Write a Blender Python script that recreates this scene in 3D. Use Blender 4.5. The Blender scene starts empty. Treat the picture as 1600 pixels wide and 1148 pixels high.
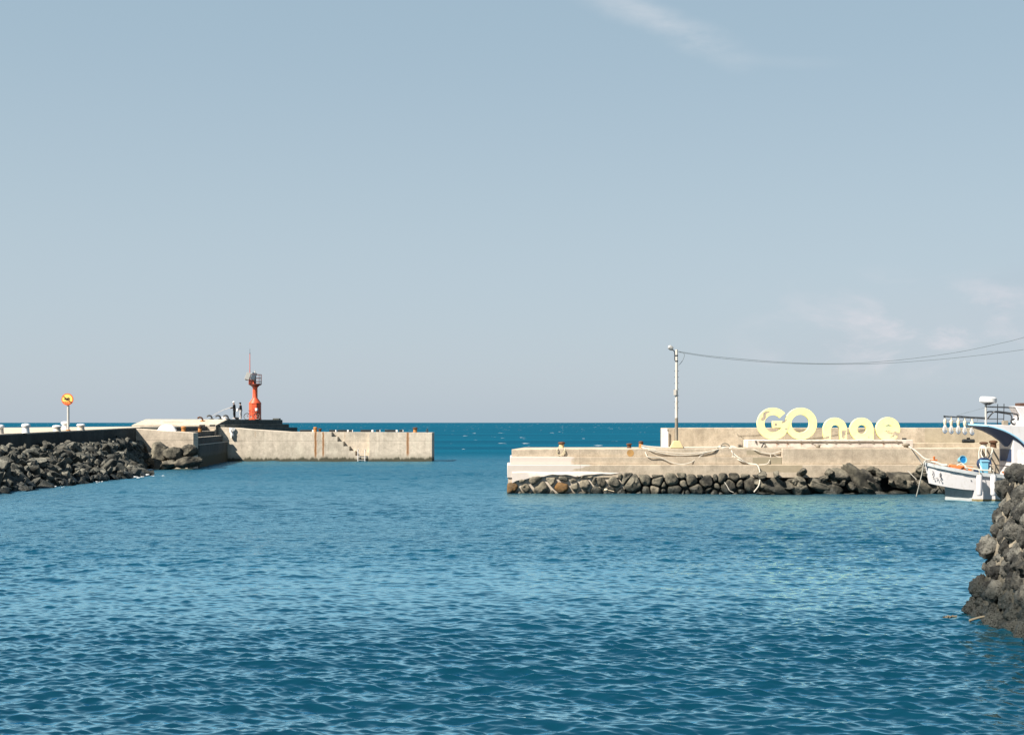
import bpy, bmesh, math, random
import numpy as np
from mathutils import Vector, Matrix, noise, Euler
random.seed(7)
RNG = np.random.default_rng(11)
sc = bpy.context.scene
C = sc.collection
R = math.radians
F = 2222.2          # focal length in photo pixels (50 mm on 36 mm, 1600 px)
H = 3.8             # eye height over the water


def P(x, y, Y):
    """photo pixel at distance Y -> point in the world"""
    return Vector(((x - 800) / F * Y, Y, H - (y - 660) / F * Y))


# ------------------------------------------------------------------ camera
cd = bpy.data.cameras.new('camera')
cam = bpy.data.objects.new('camera', cd)
C.objects.link(cam)
cam.location = (0, 0, H)
cam.rotation_euler = (R(90), 0, 0)
cd.sensor_width = 36
cd.lens = 50
cd.shift_y = 86 / 1600
cd.clip_start = 0.1
cd.clip_end = 80000
sc.camera = cam

# ------------------------------------------------------------------ light
SUN_EL, SUN_AZ = 46, 55            # degrees; azimuth to the left of straight behind the camera
sdir = Vector((-math.sin(R(SUN_AZ)) * math.cos(R(SUN_EL)), -math.cos(R(SUN_AZ)) * math.cos(R(SUN_EL)), math.sin(R(SUN_EL))))
ld = bpy.data.lights.new('sun', 'SUN')
ld.energy = 5.0
ld.angle = R(0.5)
ld.color = (1.0, 0.93, 0.82)
sun = bpy.data.objects.new('sun', ld)
C.objects.link(sun)
sun.rotation_euler = sdir.to_track_quat('Z', 'Y').to_euler()
sun.location = (-40, -40, 60)
sc.view_settings.view_transform = 'Standard'
sc.view_settings.look = 'None'
sc.view_settings.exposure = 1.25
sc.view_settings.gamma = 1.0
sc.cycles.use_denoising = True
sc.cycles.max_bounces = 8
sc.cycles.sample_clamp_direct = 6
sc.cycles.sample_clamp_indirect = 4
sc.cycles.caustics_reflective = False
sc.cycles.caustics_refractive = False


class NT:
    """small helper round a node tree"""
    def __init__(s, nt):
        s.nt = nt
        nt.nodes.clear()

    def n(s, typ, ins=None, **props):
        nd = s.nt.nodes.new(typ)
        for k, v in props.items():
            setattr(nd, k, v)
        for k, v in (ins or {}).items():
            s.put(nd.inputs[k], v)
        return nd

    def put(s, sock, v):
        if isinstance(v, bpy.types.NodeSocket):
            s.nt.links.new(v, sock)
        elif isinstance(v, bpy.types.Node):
            s.nt.links.new(v.outputs[0], sock)
        else:
            if sock.type == 'RGBA' and len(v) == 3:
                v = (*v, 1)
            sock.default_value = v

    def m(s, op, a, b=0.0, c=0.0, clamp=False):
        nd = s.n('ShaderNodeMath', operation=op, use_clamp=clamp)
        s.put(nd.inputs[0], a)
        s.put(nd.inputs[1], b)
        s.put(nd.inputs[2], c)
        return nd.outputs[0]

    def ss(s, x, a, b):
        """smoothstep from a (0) to b (1)"""
        nd = s.n('ShaderNodeMapRange', interpolation_type='SMOOTHSTEP')
        s.put(nd.inputs[0], x)
        if a <= b:
            nd.inputs[1].default_value, nd.inputs[2].default_value = a, b
            nd.inputs[3].default_value, nd.inputs[4].default_value = 0, 1
        else:
            nd.inputs[1].default_value, nd.inputs[2].default_value = b, a
            nd.inputs[3].default_value, nd.inputs[4].default_value = 1, 0
        return nd.outputs[0]

    def mix(s, f, a, b, blend='MIX'):
        nd = s.n('ShaderNodeMix', data_type='RGBA', blend_type=blend)
        s.put(nd.inputs[0], f)
        s.put(nd.inputs[6], a)
        s.put(nd.inputs[7], b)
        return nd.outputs[2]

    def noise(s, vec, scale, detail=4.0, rough=0.55, dim='3D', dist=0.0):
        nd = s.n('ShaderNodeTexNoise', noise_dimensions=dim)
        if vec is not None:
            s.put(nd.inputs['Vector'], vec)
        nd.inputs['Scale'].default_value = scale
        nd.inputs['Detail'].default_value = detail
        nd.inputs['Roughness'].default_value = rough
        nd.inputs['Distortion'].default_value = dist
        return nd.outputs[0]

    def vmul(s, vec, xyz):
        nd = s.n('ShaderNodeVectorMath', operation='MULTIPLY')
        s.put(nd.inputs[0], vec)
        nd.inputs[1].default_value = xyz
        return nd.outputs[0]

    def vadd(s, vec, xyz):
        nd = s.n('ShaderNodeVectorMath', operation='ADD')
        s.put(nd.inputs[0], vec)
        s.put(nd.inputs[1], xyz)
        return nd.outputs[0]


# ------------------------------------------------------------------ sky
world = bpy.data.worlds.new('World')
sc.world = world
world.use_nodes = True
W = NT(world.node_tree)
sky = W.n('ShaderNodeTexSky', sky_type='NISHITA', sun_disc=False, sun_elevation=R(SUN_EL),
          sun_rotation=R(180 + SUN_AZ), altitude=0.0, air_density=1.0, dust_density=1.2, ozone_density=1.6)
tc = W.n('ShaderNodeTexCoord')
sep = W.n('ShaderNodeSeparateXYZ', {0: tc.outputs['Generated']})
dx, dy, dz = sep.outputs
ysafe = W.m('MAXIMUM', dy, 0.05)
u = W.m('DIVIDE', dx, ysafe)
v = W.m('DIVIDE', dz, ysafe)
uv = W.n('ShaderNodeCombineXYZ', {0: u, 1: v}).outputs[0]
front = W.ss(dy, 0.2, 0.5)
# thin autumn air: the sky's own colour greyed a little
air = W.mix(W.ss(dz, 0.0, 0.17), (4.40, 5.10, 5.84), (4.14, 5.05, 5.64))
air = W.mix(W.ss(dz, 0.10, 0.30), air, (3.32, 4.46, 5.25))
air = W.mix(W.ss(dz, 0.26, 0.75), air, (0.70, 1.75, 3.1))
skyc = W.mix(0.82, sky.outputs[0], air)
# cirrus streak high up, and its faint tail
ca, sa = math.cos(R(-24)), math.sin(R(-24))
du = W.m('SUBTRACT', u, 0.112)
dv = W.m('SUBTRACT', v, 0.279)
p_ = W.m('ADD', W.m('MULTIPLY', du, ca), W.m('MULTIPLY', dv, sa))
q_ = W.m('SUBTRACT', W.m('MULTIPLY', dv, ca), W.m('MULTIPLY', du, sa))
wob = W.m('MULTIPLY', W.m('SUBTRACT', W.noise(uv, 18, 4, .6), 0.5), 0.018)
q_ = W.m('ADD', q_, wob)
streak = W.m('MULTIPLY', W.ss(W.m('ABSOLUTE', q_), 0.017, 0.0), W.m('MULTIPLY', W.ss(p_, -0.10, -0.02), W.ss(p_, 0.075, 0.02)))
streak = W.m('MULTIPLY', streak, W.ss(W.noise(W.vmul(uv, (14, 40, 1)), 1.0, 5, .6), 0.25, 0.7))
tail = W.m('SUBTRACT', v, W.m('ADD', 0.2525, W.m('MULTIPLY', W.m('POWER', W.m('SUBTRACT', u, 0.215), 2), 1.2)))
tail = W.m('MULTIPLY', W.ss(W.m('ABSOLUTE', tail), 0.007, 0.0), W.m('MULTIPLY', W.ss(u, 0.14, 0.18), W.ss(u, 0.25, 0.2)))
cir = W.m('MULTIPLY', W.m('ADD', W.m('MULTIPLY', streak, 0.48), W.m('MULTIPLY', tail, 0.07)), front)
# low cumulus bank on the right, and soft grey bands
cn = W.noise(W.vmul(uv, (14, 30, 1)), 1.0, 7, .58, dist=.3)
cn2 = W.noise(W.vmul(uv, (5, 16, 1)), 1.0, 4, .5)
bank = W.m('MULTIPLY', W.ss(u, 0.12, 0.30), W.m('MULTIPLY', W.ss(v, 0.022, 0.05), W.ss(v, 0.115, 0.07)))
puff = W.m('MULTIPLY', W.m('MULTIPLY', W.ss(cn, 0.44, 0.72), bank), W.m('MULTIPLY', front, 0.75))
grey = W.m('MULTIPLY', W.m('MULTIPLY', W.ss(cn2, 0.42, 0.7), W.m('MULTIPLY', W.ss(v, 0.03, 0.06), W.ss(v, 0.15, 0.09))), W.m('MULTIPLY', W.ss(u, 0.05, 0.3), 0.25))
CL = 1.0
cloudc = (6.6, 6.3, 6.7)
skyc = W.mix(grey, skyc, (3.6, 4.3, 5.0))
skyc = W.mix(W.m('MULTIPLY', W.m('MULTIPLY', bank, front), W.m('MULTIPLY', cn2, 0.45)), skyc, (4.75, 5.0, 5.6))
skyc = W.mix(puff, skyc, cloudc)
skyc = W.mix(cir, skyc, (5.9, 6.2, 6.6))
bg = W.n('ShaderNodeBackground', {'Color': skyc, 'Strength': 0.05})
W.n('ShaderNodeOutputWorld', {0: bg.outputs[0]})


# ------------------------------------------------------------------ mesh helpers
def tag(o, label=None, cat=None, group=None, kind=None):
    if label:
        o['label'] = label
    if cat:
        o['category'] = cat
    if group:
        o['group'] = group
    if kind:
        o['kind'] = kind
    return o


def thing(name, loc, label, cat, group=None):
    o = bpy.data.objects.new(name, None)
    o.empty_display_size = 0.2
    o.location = loc
    C.objects.link(o)
    return tag(o, label, cat, group)


def hang(o, parent):
    """parent keeping the world-space build coordinates"""
    if parent is not None:
        o.parent = parent
        if parent.type == 'EMPTY':
            o.matrix_parent_inverse = Matrix.Translation(-Vector(parent.location))
    return o


class MB:
    def __init__(s):
        s.v, s.f, s.mi = [], [], []
        s.cur = 0

    def add(s, vs, fs):
        o = len(s.v)
        s.v += [tuple(p) for p in vs]
        s.f += [tuple(i + o for i in q) for q in fs]
        s.mi += [s.cur] * len(fs)
        return s

    def hexa(s, p):
        """p: 4 bottom points ccw seen from above, 4 top points"""
        return s.add(p, [(3, 2, 1, 0), (4, 5, 6, 7), (0, 1, 5, 4), (1, 2, 6, 5), (2, 3, 7, 6), (3, 0, 4, 7)])

    def box(s, x0, y0, z0, x1, y1, z1):
        return s.hexa([(x0, y0, z0), (x1, y0, z0), (x1, y1, z0), (x0, y1, z0), (x0, y0, z1), (x1, y0, z1), (x1, y1, z1), (x0, y1, z1)])

    def obox(s, c, size, rot):
        """oriented box"""
        m = Euler(rot).to_matrix()
        hx, hy, hz = [q / 2 for q in size]
        pts = [(-hx, -hy, -hz), (hx, -hy, -hz), (hx, hy, -hz), (-hx, hy, -hz), (-hx, -hy, hz), (hx, -hy, hz), (hx, hy, hz), (-hx, hy, hz)]
        return s.hexa([Vector(c) + m @ Vector(q) for q in pts])

    def xz(s, poly, y0, y1):
        """polygon in x,z extruded from y0 (front) to y1; ccw seen from the front"""
        n = len(poly)
        vs = [(a, y0, b) for a, b in poly] + [(a, y1, b) for a, b in poly]
        fs = [tuple(range(n)), tuple(range(2 * n - 1, n - 1, -1))]
        fs += [(i, i + n, (i + 1) % n + n, (i + 1) % n) for i in range(n)]
        return s.add(vs, fs)

    def loft(s, rings, closed=True, caps=True):
        n = len(rings[0])
        vs = [p for r in rings for p in r]
        fs = []
        for a in range(len(rings) - 1):
            for i in range(n if closed else n - 1):
                j = (i + 1) % n
                fs.append((a * n + i, a * n + j, (a + 1) * n + j, (a + 1) * n + i))
        if caps:
            fs.append(tuple(range(n - 1, -1, -1)))
            fs.append(tuple(range((len(rings) - 1) * n, len(rings) * n)))
        return s.add(vs, fs)

    def tube(s, pts, r, n=8, closed=False, caps=True):
        pts = [Vector(p) for p in pts]
        m = len(pts)
        rr = r if isinstance(r, (list, tuple)) else [r] * m
        tang = []
        for i in range(m):
            if closed:
                t = pts[(i + 1) % m] - pts[i - 1]
            else:
                t = pts[min(i + 1, m - 1)] - pts[max(i - 1, 0)]
            tang.append(t.normalized())
        up = Vector((0, 0, 1)) if abs(tang[0].z) < 0.9 else Vector((1, 0, 0))
        nrm = (up - tang[0] * up.dot(tang[0])).normalized()
        rings = []
        for i in range(m):
            nrm = (nrm - tang[i] * nrm.dot(tang[i]))
            nrm = nrm.normalized() if nrm.length > 1e-6 else tang[i].orthogonal().normalized()
            bi = tang[i].cross(nrm)
            rings.append([pts[i] + (nrm * math.cos(k * 2 * math.pi / n) + bi * math.sin(k * 2 * math.pi / n)) * rr[i] for k in range(n)])
        if closed:
            rings.append(rings[0])
        return s.loft(rings, True, caps and not closed)

    def lathe(s, prof, c=(0, 0, 0), n=20, tilt=None, phase=0.0):
        """prof: (radius, height) pairs from bottom to top"""
        c = Vector(c)
        m = tilt.to_matrix() if tilt else Matrix.Identity(3)
        rings = [[c + m @ Vector((r * math.cos(phase + k * 2 * math.pi / n), r * math.sin(phase + k * 2 * math.pi / n), z)) for k in range(n)] for r, z in prof]
        return s.loft(rings)

    def ball(s, c, r, n=10, sq=(1, 1, 1)):
        prof = []
        rings = []
        for a in range(1, n):
            th = math.pi * a / n
            rings.append([(c[0] + r * sq[0] * math.sin(th) * math.cos(k * math.pi / n), c[1] + r * sq[1] * math.sin(th) * math.sin(k * math.pi / n), c[2] - r * sq[2] * math.cos(th)) for k in range(2 * n)])
        return s.loft(rings)

    def obj(s, name, mats, parent=None, smooth=35, bevel=0.0):
        me = bpy.data.meshes.new(name)
        me.from_pydata(s.v, [], s.f)
        mats = mats if isinstance(mats, (list, tuple)) else [mats]
        for m in mats:
            me.materials.append(m)
        if len(mats) > 1:
            me.polygons.foreach_set('material_index', s.mi)
        bm = bmesh.new()
        bm.from_mesh(me)
        bmesh.ops.recalc_face_normals(bm, faces=bm.faces)
        bm.to_mesh(me)
        bm.free()
        if smooth:
            me.polygons.foreach_set('use_smooth', [True] * len(me.polygons))
            me.set_sharp_from_angle(angle=R(smooth))
        o = bpy.data.objects.new(name, me)
        C.objects.link(o)
        if bevel:
            b = o.modifiers.new('bevel', 'BEVEL')
            b.width = bevel
            b.segments = 2
            b.limit_method = 'ANGLE'
            b.angle_limit = R(40)
        return hang(o, parent)


def curve_mesh(name, loops, depth, mat, parent, y):
    """filled outline with holes in x,z, extruded to real thickness"""
    cu = bpy.data.curves.new(name, 'CURVE')
    cu.dimensions = '2D'
    cu.fill_mode = 'BOTH'
    cu.extrude = depth / 2
    cu.bevel_depth = 0.008
    for lp in loops:
        sp = cu.splines.new('POLY')
        sp.points.add(len(lp) - 1)
        for i, (a, b) in enumerate(lp):
            sp.points[i].co = (a, b, 0, 1)
        sp.use_cyclic_u = True
    tmp = bpy.data.objects.new(name, cu)
    C.objects.link(tmp)
    dg = bpy.context.evaluated_depsgraph_get()
    me = bpy.data.meshes.new_from_object(tmp.evaluated_get(dg))
    bpy.data.objects.remove(tmp)
    me.transform(Matrix.Translation((0, y + depth / 2, 0)) @ Matrix.Rotation(R(90), 4, 'X'))
    me.materials.clear()
    me.materials.append(mat)
    o = bpy.data.objects.new(name, me)
    C.objects.link(o)
    return hang(o, parent)


def copy_tree(o, parent=None):
    c = o.copy()
    C.objects.link(c)
    if parent is not None:
        c.parent = parent
    for ch in list(o.children):
        copy_tree(ch, c)
    return c


def arc(cx, cz, r, a0, a1, n=40):
    return [(cx + r * math.cos(R(a0 + (a1 - a0) * i / n)), cz + r * math.sin(R(a0 + (a1 - a0) * i / n))) for i in range(n + 1)]


def spline(pts, n=10):
    """Catmull-Rom through points"""
    pts = [Vector(p) for p in pts]
    q = [pts[0] * 2 - pts[1]] + pts + [pts[-1] * 2 - pts[-2]]
    out = []
    for i in range(1, len(q) - 2):
        for k in range(n):
            t = k / n
            a, b, c, d = q[i - 1], q[i], q[i + 1], q[i + 2]
            out.append(0.5 * (2 * b + (c - a) * t + (2 * a - 5 * b + 4 * c - d) * t * t + (3 * b - a - 3 * c + d) * t ** 3))
    out.append(pts[-1])
    return out


# ------------------------------------------------------------------ materials
def newmat(name):
    m = bpy.data.materials.new(name)
    m.use_nodes = True
    return m, NT(m.node_tree)


def finish(t, col, rough=0.8, bump=None, bstr=0.3, bdist=0.02, metal=0.0, spec=0.4, **extra):
    ins = {'Base Color': col, 'Roughness': rough, 'Metallic': metal, 'Specular IOR Level': spec}
    ins.update(extra)
    if bump is not None:
        b = t.n('ShaderNodeBump', {'Strength': bstr, 'Distance': bdist, 'Height': bump})
        ins['Normal'] = b.outputs[0]
    pb = t.n('ShaderNodeBsdfPrincipled', ins)
    t.n('ShaderNodeOutputMaterial', {0: pb.outputs[0]})
    return pb


def paint(name, col, rough=0.5, var=0.15, metal=0.0, scale=3.0, dirt=None, spec=0.4):
    """painted or plain surface with slight mottling and grime"""
    m, t = newmat(name)
    pos = t.n('ShaderNodeTexCoord').outputs['Object']
    a = t.noise(pos, scale, 5)
    k = t.m('ADD', 1 - var / 2, t.m('MULTIPLY', t.m('SUBTRACT', a, 0.5), var * 2))
    c = t.mix(1.0, col, t.n('ShaderNodeCombineColor', {0: k, 1: k, 2: k}).outputs[0], 'MULTIPLY')
    if dirt:
        g = t.ss(t.noise(t.vmul(pos, (4, 4, 1.2)), 1.5, 6, .65), 0.52, 0.72)
        c = t.mix(t.m('MULTIPLY', g, 0.7), c, dirt)
    finish(t, c, rough, a, 0.15, 0.01, metal, spec)
    return m


def concrete(name, c1, c2, algae=0.0, lines=(), joint=0.0, streak=0.35, rust=(), white=False, patches=(), dark=(0.012, 0.016, 0.012)):
    m, t = newmat(name)
    pos = t.n('ShaderNodeNewGeometry').outputs['Position']
    sp = t.n('ShaderNodeSeparateXYZ', {0: pos}).outputs
    big = t.noise(pos, 0.35, 6, .6)
    mid = t.noise(pos, 2.2, 6, .65)
    fine = t.noise(pos, 14, 4, .7)
    c = t.mix(t.ss(big, 0.35, 0.65), c1, c2)
    # vertical weather streaks
    st = t.noise(t.vmul(pos, (1.6, 1.6, 0.10)), 1.0, 6, .7)
    k = t.m('ADD', t.m('MULTIPLY', t.m('SUBTRACT', st, .5), streak), t.m('MULTIPLY', t.m('SUBTRACT', mid, .5), .95))
    k = t.m('ADD', t.m('ADD', k, t.m('MULTIPLY', t.m('SUBTRACT', fine, .5), .65)), 1.0)
    c = t.mix(1.0, c, t.n('ShaderNodeCombineColor', {0: k, 1: k, 2: k}).outputs[0], 'MULTIPLY')
    # damp stains and patched areas
    sn = t.noise(t.vmul(pos, (.55, .55, .8)), 1.0, 7, .68)
    c = t.mix(t.m('MULTIPLY', t.ss(sn, .54, .66), 0.45), c, tuple(q * .58 for q in c2))
    sn2 = t.noise(t.vadd(t.vmul(pos, (.9, .9, .35)), (31, 7, 3)), 1.0, 6, .6)
    c = t.mix(t.m('MULTIPLY', t.ss(sn2, .56, .64), 0.35), c, tuple(min(.62, q * 1.3) for q in c1))
    # fine cracks
    cr_ = t.m('ABSOLUTE', t.m('SUBTRACT', t.noise(pos, .9, 8, .75), .5))
    c = t.mix(t.m('MULTIPLY', t.ss(cr_, .006, .001), 0.5), c, (.10, .085, .065))
    if white:      # lime-washed end of the quay
        lim = t.m('ADD', t.m('MULTIPLY', t.m('SUBTRACT', sp[2], 1.1), 3.6), 2.7)
        lim = t.m('MINIMUM', lim, t.m('ADD', 3.2, t.m('MULTIPLY', t.ss(sp[2], 1.545, 1.535), 1.5)))
        d = t.m('SUBTRACT', t.m('ADD', sp[0], t.m('MULTIPLY', t.m('SUBTRACT', mid, .5), 1.4)), lim)
        f = t.m('MULTIPLY', t.ss(d, 0.12, -0.12), t.ss(sp[2], 2.0, 1.96))
        c = t.mix(t.m('MULTIPLY', f, 0.85), c, (0.53, 0.475, 0.43))
    for (x0, x1, z0, z1, col, amt) in patches:   # repairs of another mix
        f = t.m('MULTIPLY', t.m('MULTIPLY', t.ss(sp[0], x0 - .02, x0 + .02), t.ss(sp[0], x1 + .02, x1 - .02)),
                t.m('MULTIPLY', t.ss(sp[2], z0 - .02, z0 + .02), t.ss(sp[2], z1 + .02, z1 - .02)))
        c = t.mix(t.m('MULTIPLY', f, amt), c, col)
    for z in lines:
        f = t.ss(t.m('ABSOLUTE', t.m('ADD', t.m('SUBTRACT', sp[2], z), t.m('MULTIPLY', t.m('SUBTRACT', mid, .5), .02))), 0.035, 0.01)
        c = t.mix(t.m('MULTIPLY', f, 0.45), c, (0.10, 0.09, 0.075))
    if joint:
        fr = t.m('FRACT', t.m('DIVIDE', sp[0], joint))
        f = t.ss(t.m('ABSOLUTE', t.m('SUBTRACT', fr, .5)), 0.03 / joint, 0.008 / joint)
        c = t.mix(t.m('MULTIPLY', t.m('MULTIPLY', f, 0.4), t.ss(st, .3, .6)), c, (0.10, 0.09, 0.075))
    for (x, w, z0, z1, amt) in rust:
        wob = t.m('MULTIPLY', t.m('SUBTRACT', t.noise(t.vmul(pos, (1, 1, 1.5)), 2.0, 3), .5), 0.12)
        f = t.ss(t.m('ABSOLUTE', t.m('ADD', t.m('SUBTRACT', sp[0], x), wob)), w, w * 0.25)
        f = t.m('MULTIPLY', f, t.m('MULTIPLY', t.ss(sp[2], z0 - .1, z0 + .5), t.ss(sp[2], z1 + .05, z1)))
        f = t.m('MULTIPLY', f, t.m('ADD', 0.55, t.m('MULTIPLY', mid, 0.6)), clamp=True)
        c = t.mix(t.m('MULTIPLY', f, amt), c, (0.30, 0.115, 0.02))
        g = t.ss(t.m('ABSOLUTE', t.m('ADD', t.m('SUBTRACT', sp[0], x), wob)), w * 0.4, w * 0.1)
        g = t.m('MULTIPLY', g, t.m('MULTIPLY', t.ss(sp[2], z0 - .1, z0 + .5), t.ss(sp[2], z1 + .05, z1)))
        c = t.mix(t.m('MULTIPLY', g, amt * 0.6), c, (0.09, 0.035, 0.01))
    if algae:
        e = t.m('ADD', sp[2], t.m('MULTIPLY', t.m('SUBTRACT', st, .5), -1.1))
        f = t.ss(e, algae + 0.14, algae - 0.1)
        c = t.mix(t.m('MULTIPLY', f, 0.93), c, dark)
        f2 = t.ss(e, algae + 0.5, algae)
        c = t.mix(t.m('MULTIPLY', f2, 0.30), c, (0.13, 0.115, 0.07))
    finish(t, c, 0.9, t.m('ADD', t.m('MULTIPLY', mid, .6), t.m('MULTIPLY', fine, .4)), 0.5, 0.03, spec=0.2)
    return m


def stone(name, c1, c2, wet=0.25, scale=1.6, lich=(0.20, 0.175, 0.12), lichamt=0.3, pit=0.5, rnd=0.7, pitscale=14, bd=0.05):
    m, t = newmat(name)
    pos = t.n('ShaderNodeNewGeometry').outputs['Position']
    sp = t.n('ShaderNodeSeparateXYZ', {0: pos}).outputs
    rn = t.m('FRACT', t.m('ADD', t.n('ShaderNodeObjectInfo').outputs['Random'], t.n('ShaderNodeNewGeometry').outputs['Random Per Island']))
    a = t.noise(pos, scale, 6, .65)
    b = t.noise(pos, scale * 6, 5, .7)
    vo = t.n('ShaderNodeTexVoronoi', {'Vector': pos, 'Scale': scale * pitscale}).outputs[0]
    c = t.mix(t.ss(a, 0.35, 0.68), c1, c2)
    k = t.m('ADD', 1 - rnd / 2, t.m('MULTIPLY', rn, rnd))
    k = t.m('MULTIPLY', k, t.m('ADD', 0.7, t.m('MULTIPLY', b, 0.6)))
    c = t.mix(1.0, c, t.n('ShaderNodeCombineColor', {0: k, 1: k, 2: k}).outputs[0], 'MULTIPLY')
    c = t.mix(t.m('MULTIPLY', t.ss(t.noise(pos, scale * 1.3, 5, .7), .56, .74), lichamt), c, lich)
    e = t.m('ADD', sp[2], t.m('MULTIPLY', t.m('SUBTRACT', a, .5), -.5))
    wf = t.ss(e, wet + .2, wet - .1)
    c = t.mix(t.m('MULTIPLY', wf, 0.85), c, (0.010, 0.012, 0.010))
    rg = t.m('SUBTRACT', 0.92, t.m('MULTIPLY', wf, 0.5))
    hgt = t.m('SUBTRACT', t.m('ADD', t.m('MULTIPLY', a, .5), t.m('MULTIPLY', b, .5)), t.m('MULTIPLY', t.ss(vo, .35, .1), pit * .3))
    finish(t, c, rg, hgt, 1.0, bd, spec=0.3)
    return m


M = {}
XA = lambda px: (px - 800) / F * 139.0          # x on the arm's face
XR = lambda px, Y=76.3: (px - 800) / F * Y       # x on the right quay
M['arm'] = concrete('pier_concrete', (0.50, 0.43, 0.345), (0.42, 0.365, 0.29), algae=0.30, lines=(2.02,), joint=5.2, streak=0.85,
                    rust=((XA(493), .17, 0.2, 2.92, .95), (XA(505), .15, 0.3, 2.92, .9), (XA(637), .20, 0.4, 2.9, .85), (XA(537), .10, 2.0, 2.9, .25), (XA(399), .12, 2.2, 2.9, .2)))
M['mole'] = concrete('mole_concrete', (0.46, 0.395, 0.315), (0.40, 0.34, 0.27), algae=0.0, streak=0.3)
M['wallshade'] = concrete('shade_toned_concrete', (0.022, 0.026, 0.026), (0.045, 0.05, 0.048), algae=0.5, streak=1.1)  # dark base colour stands in for the shade on the harbour side
M['quay'] = concrete('quay_concrete', (0.42, 0.355, 0.275), (0.375, 0.31, 0.235), algae=0.0, joint=7.3, white=True, streak=0.55,
                     patches=((XR(1168), XR(1190), 2.06, 2.30, (0.25, 0.215, 0.15), .8), (XR(1176), XR(1222), 1.58, 1.93, (0.235, 0.205, 0.14), .8),
                              (XR(1182), XR(1252), 1.15, 1.53, (0.27, 0.225, 0.15), .7)))
M['parapet'] = concrete('parapet_concrete', (0.43, 0.365, 0.285), (0.36, 0.30, 0.225), joint=6.1, streak=0.95,
                        patches=((XR(1445, 80), XR(1620, 80), 2.6, 3.5, (0.30, 0.26, 0.18), .45),))
M['plinth'] = concrete('plinth_concrete', (0.55, 0.48, 0.42), (0.50, 0.44, 0.385), streak=0.3,
                       rust=tuple((XR(q, 77.6), .07, 2.42, 2.72, .8) for q in (1214, 1230, 1252, 1380)))
M['mortar'] = concrete('lime_mortar', (0.50, 0.43, 0.36), (0.42, 0.36, 0.29), algae=0.12, streak=0.3)
M['darkgap'] = stone('dark_rubble', (0.014, 0.015, 0.014), (0.022, 0.023, 0.021))
M['riprap'] = stone('basalt', (0.022, 0.024, 0.022), (0.135, 0.128, 0.105), wet=0.45, lichamt=0.6, lich=(0.26, 0.23, 0.17), rnd=1.2, bd=.08)
M['boulder'] = stone('quay_boulder_stone', (0.036, 0.034, 0.029), (0.165, 0.148, 0.112), wet=0.30, lichamt=0.5, lich=(0.20, 0.175, 0.12), bd=.09)
M['brown_stone'] = stone('ochre_stone', (0.20, 0.105, 0.035), (0.14, 0.10, 0.06), wet=0.05, lichamt=0.4)
M['pale_stone'] = stone('pale_stone', (0.19, 0.165, 0.12), (0.12, 0.108, 0.085), wet=0.08, lichamt=0.4)
M['lava'] = stone('lava_stone', (0.010, 0.010, 0.0095), (0.098, 0.094, 0.081), wet=0.6, scale=2.6, lich=(0.15, 0.135, 0.105), lichamt=0.5, pit=1.8, rnd=1.3, pitscale=9, bd=0.10)
M['wallmortar'] = stone('wall_mortar', (0.34, 0.29, 0.215), (0.07, 0.062, 0.05), wet=0.8, scale=2.0)
M['white'] = paint('white_paint', (0.68, 0.66, 0.64), 0.45, 0.10, dirt=(0.46, 0.42, 0.37))
M['hull'] = paint('hull_white', (0.57, 0.545, 0.545), 0.4, 0.08, dirt=(0.45, 0.41, 0.37), scale=1.2)
M['hullgrey'] = paint('hull_grey', (0.36, 0.38, 0.38), 0.6, 0.3, dirt=(0.22, 0.23, 0.21))
M['greyrail'] = paint('grey_rail', (0.38, 0.40, 0.41), 0.5, 0.3, dirt=(0.24, 0.22, 0.19))
M['rust'] = paint('rusty_iron', (0.10, 0.045, 0.022), 0.85, 0.7, dirt=(0.22, 0.085, 0.02))
M['rustorange'] = paint('orange_rust', (0.42, 0.18, 0.05), 0.8, 0.5, dirt=(0.20, 0.08, 0.03))
M['rustpatch'] = paint('ochre_stain', (0.43, 0.25, 0.09), 0.9, 0.4)
M['black'] = paint('black_rubber', (0.014, 0.016, 0.016), 0.6, 0.3)
M['tower'] = paint('orange_red_paint', (0.56, 0.082, 0.03), 0.5, 0.18, dirt=(0.48, 0.10, 0.045))
M['towerdark'] = paint('dark_red_iron', (0.17, 0.035, 0.02), 0.6, 0.3)
M['steel'] = paint('galvanised_steel', (0.42, 0.41, 0.39), 0.5, 0.2, dirt=(0.30, 0.22, 0.15))
M['dark_steel'] = paint('dark_steel', (0.035, 0.037, 0.04), 0.5, 0.3)
M['panel'] = paint('solar_cells', (0.035, 0.05, 0.065), 0.25, 0.2)
M['panelback'] = paint('panel_pale_back', (0.20, 0.20, 0.19), 0.6, 0.2)
M['pole'] = paint('cream_pole', (0.56, 0.51, 0.45), 0.6, 0.15, dirt=(0.40, 0.32, 0.24))
M['polelow'] = paint('weathered_pole', (0.26, 0.22, 0.17), 0.7, 0.4)
M['cream'] = paint('cream_plaster', (0.56, 0.44, 0.23), 0.8, 0.2, dirt=(0.44, 0.34, 0.2))
M['rope'] = paint('white_rope', (0.54, 0.50, 0.43), 0.9, 0.2, scale=20)
M['ropecream'] = paint('cream_rope', (0.56, 0.48, 0.32), 0.9, 0.25, scale=20)
M['wire'] = paint('black_cable', (0.13, 0.155, 0.165), 0.6, 0.2)
M['bollardcap'] = paint('white_cap_paint', (0.72, 0.71, 0.70), 0.5, 0.06)
M['bollardbody'] = paint('cream_bollard_paint', (0.53, 0.48, 0.41), 0.7, 0.25, dirt=(0.34, 0.26, 0.19))
M['orange'] = paint('orange_paint', (0.55, 0.15, 0.035), 0.6, 0.35, dirt=(0.45, 0.22, 0.10))
M['blue'] = paint('blue_plastic', (0.012, 0.16, 0.40), 0.35, 0.1)
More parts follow.
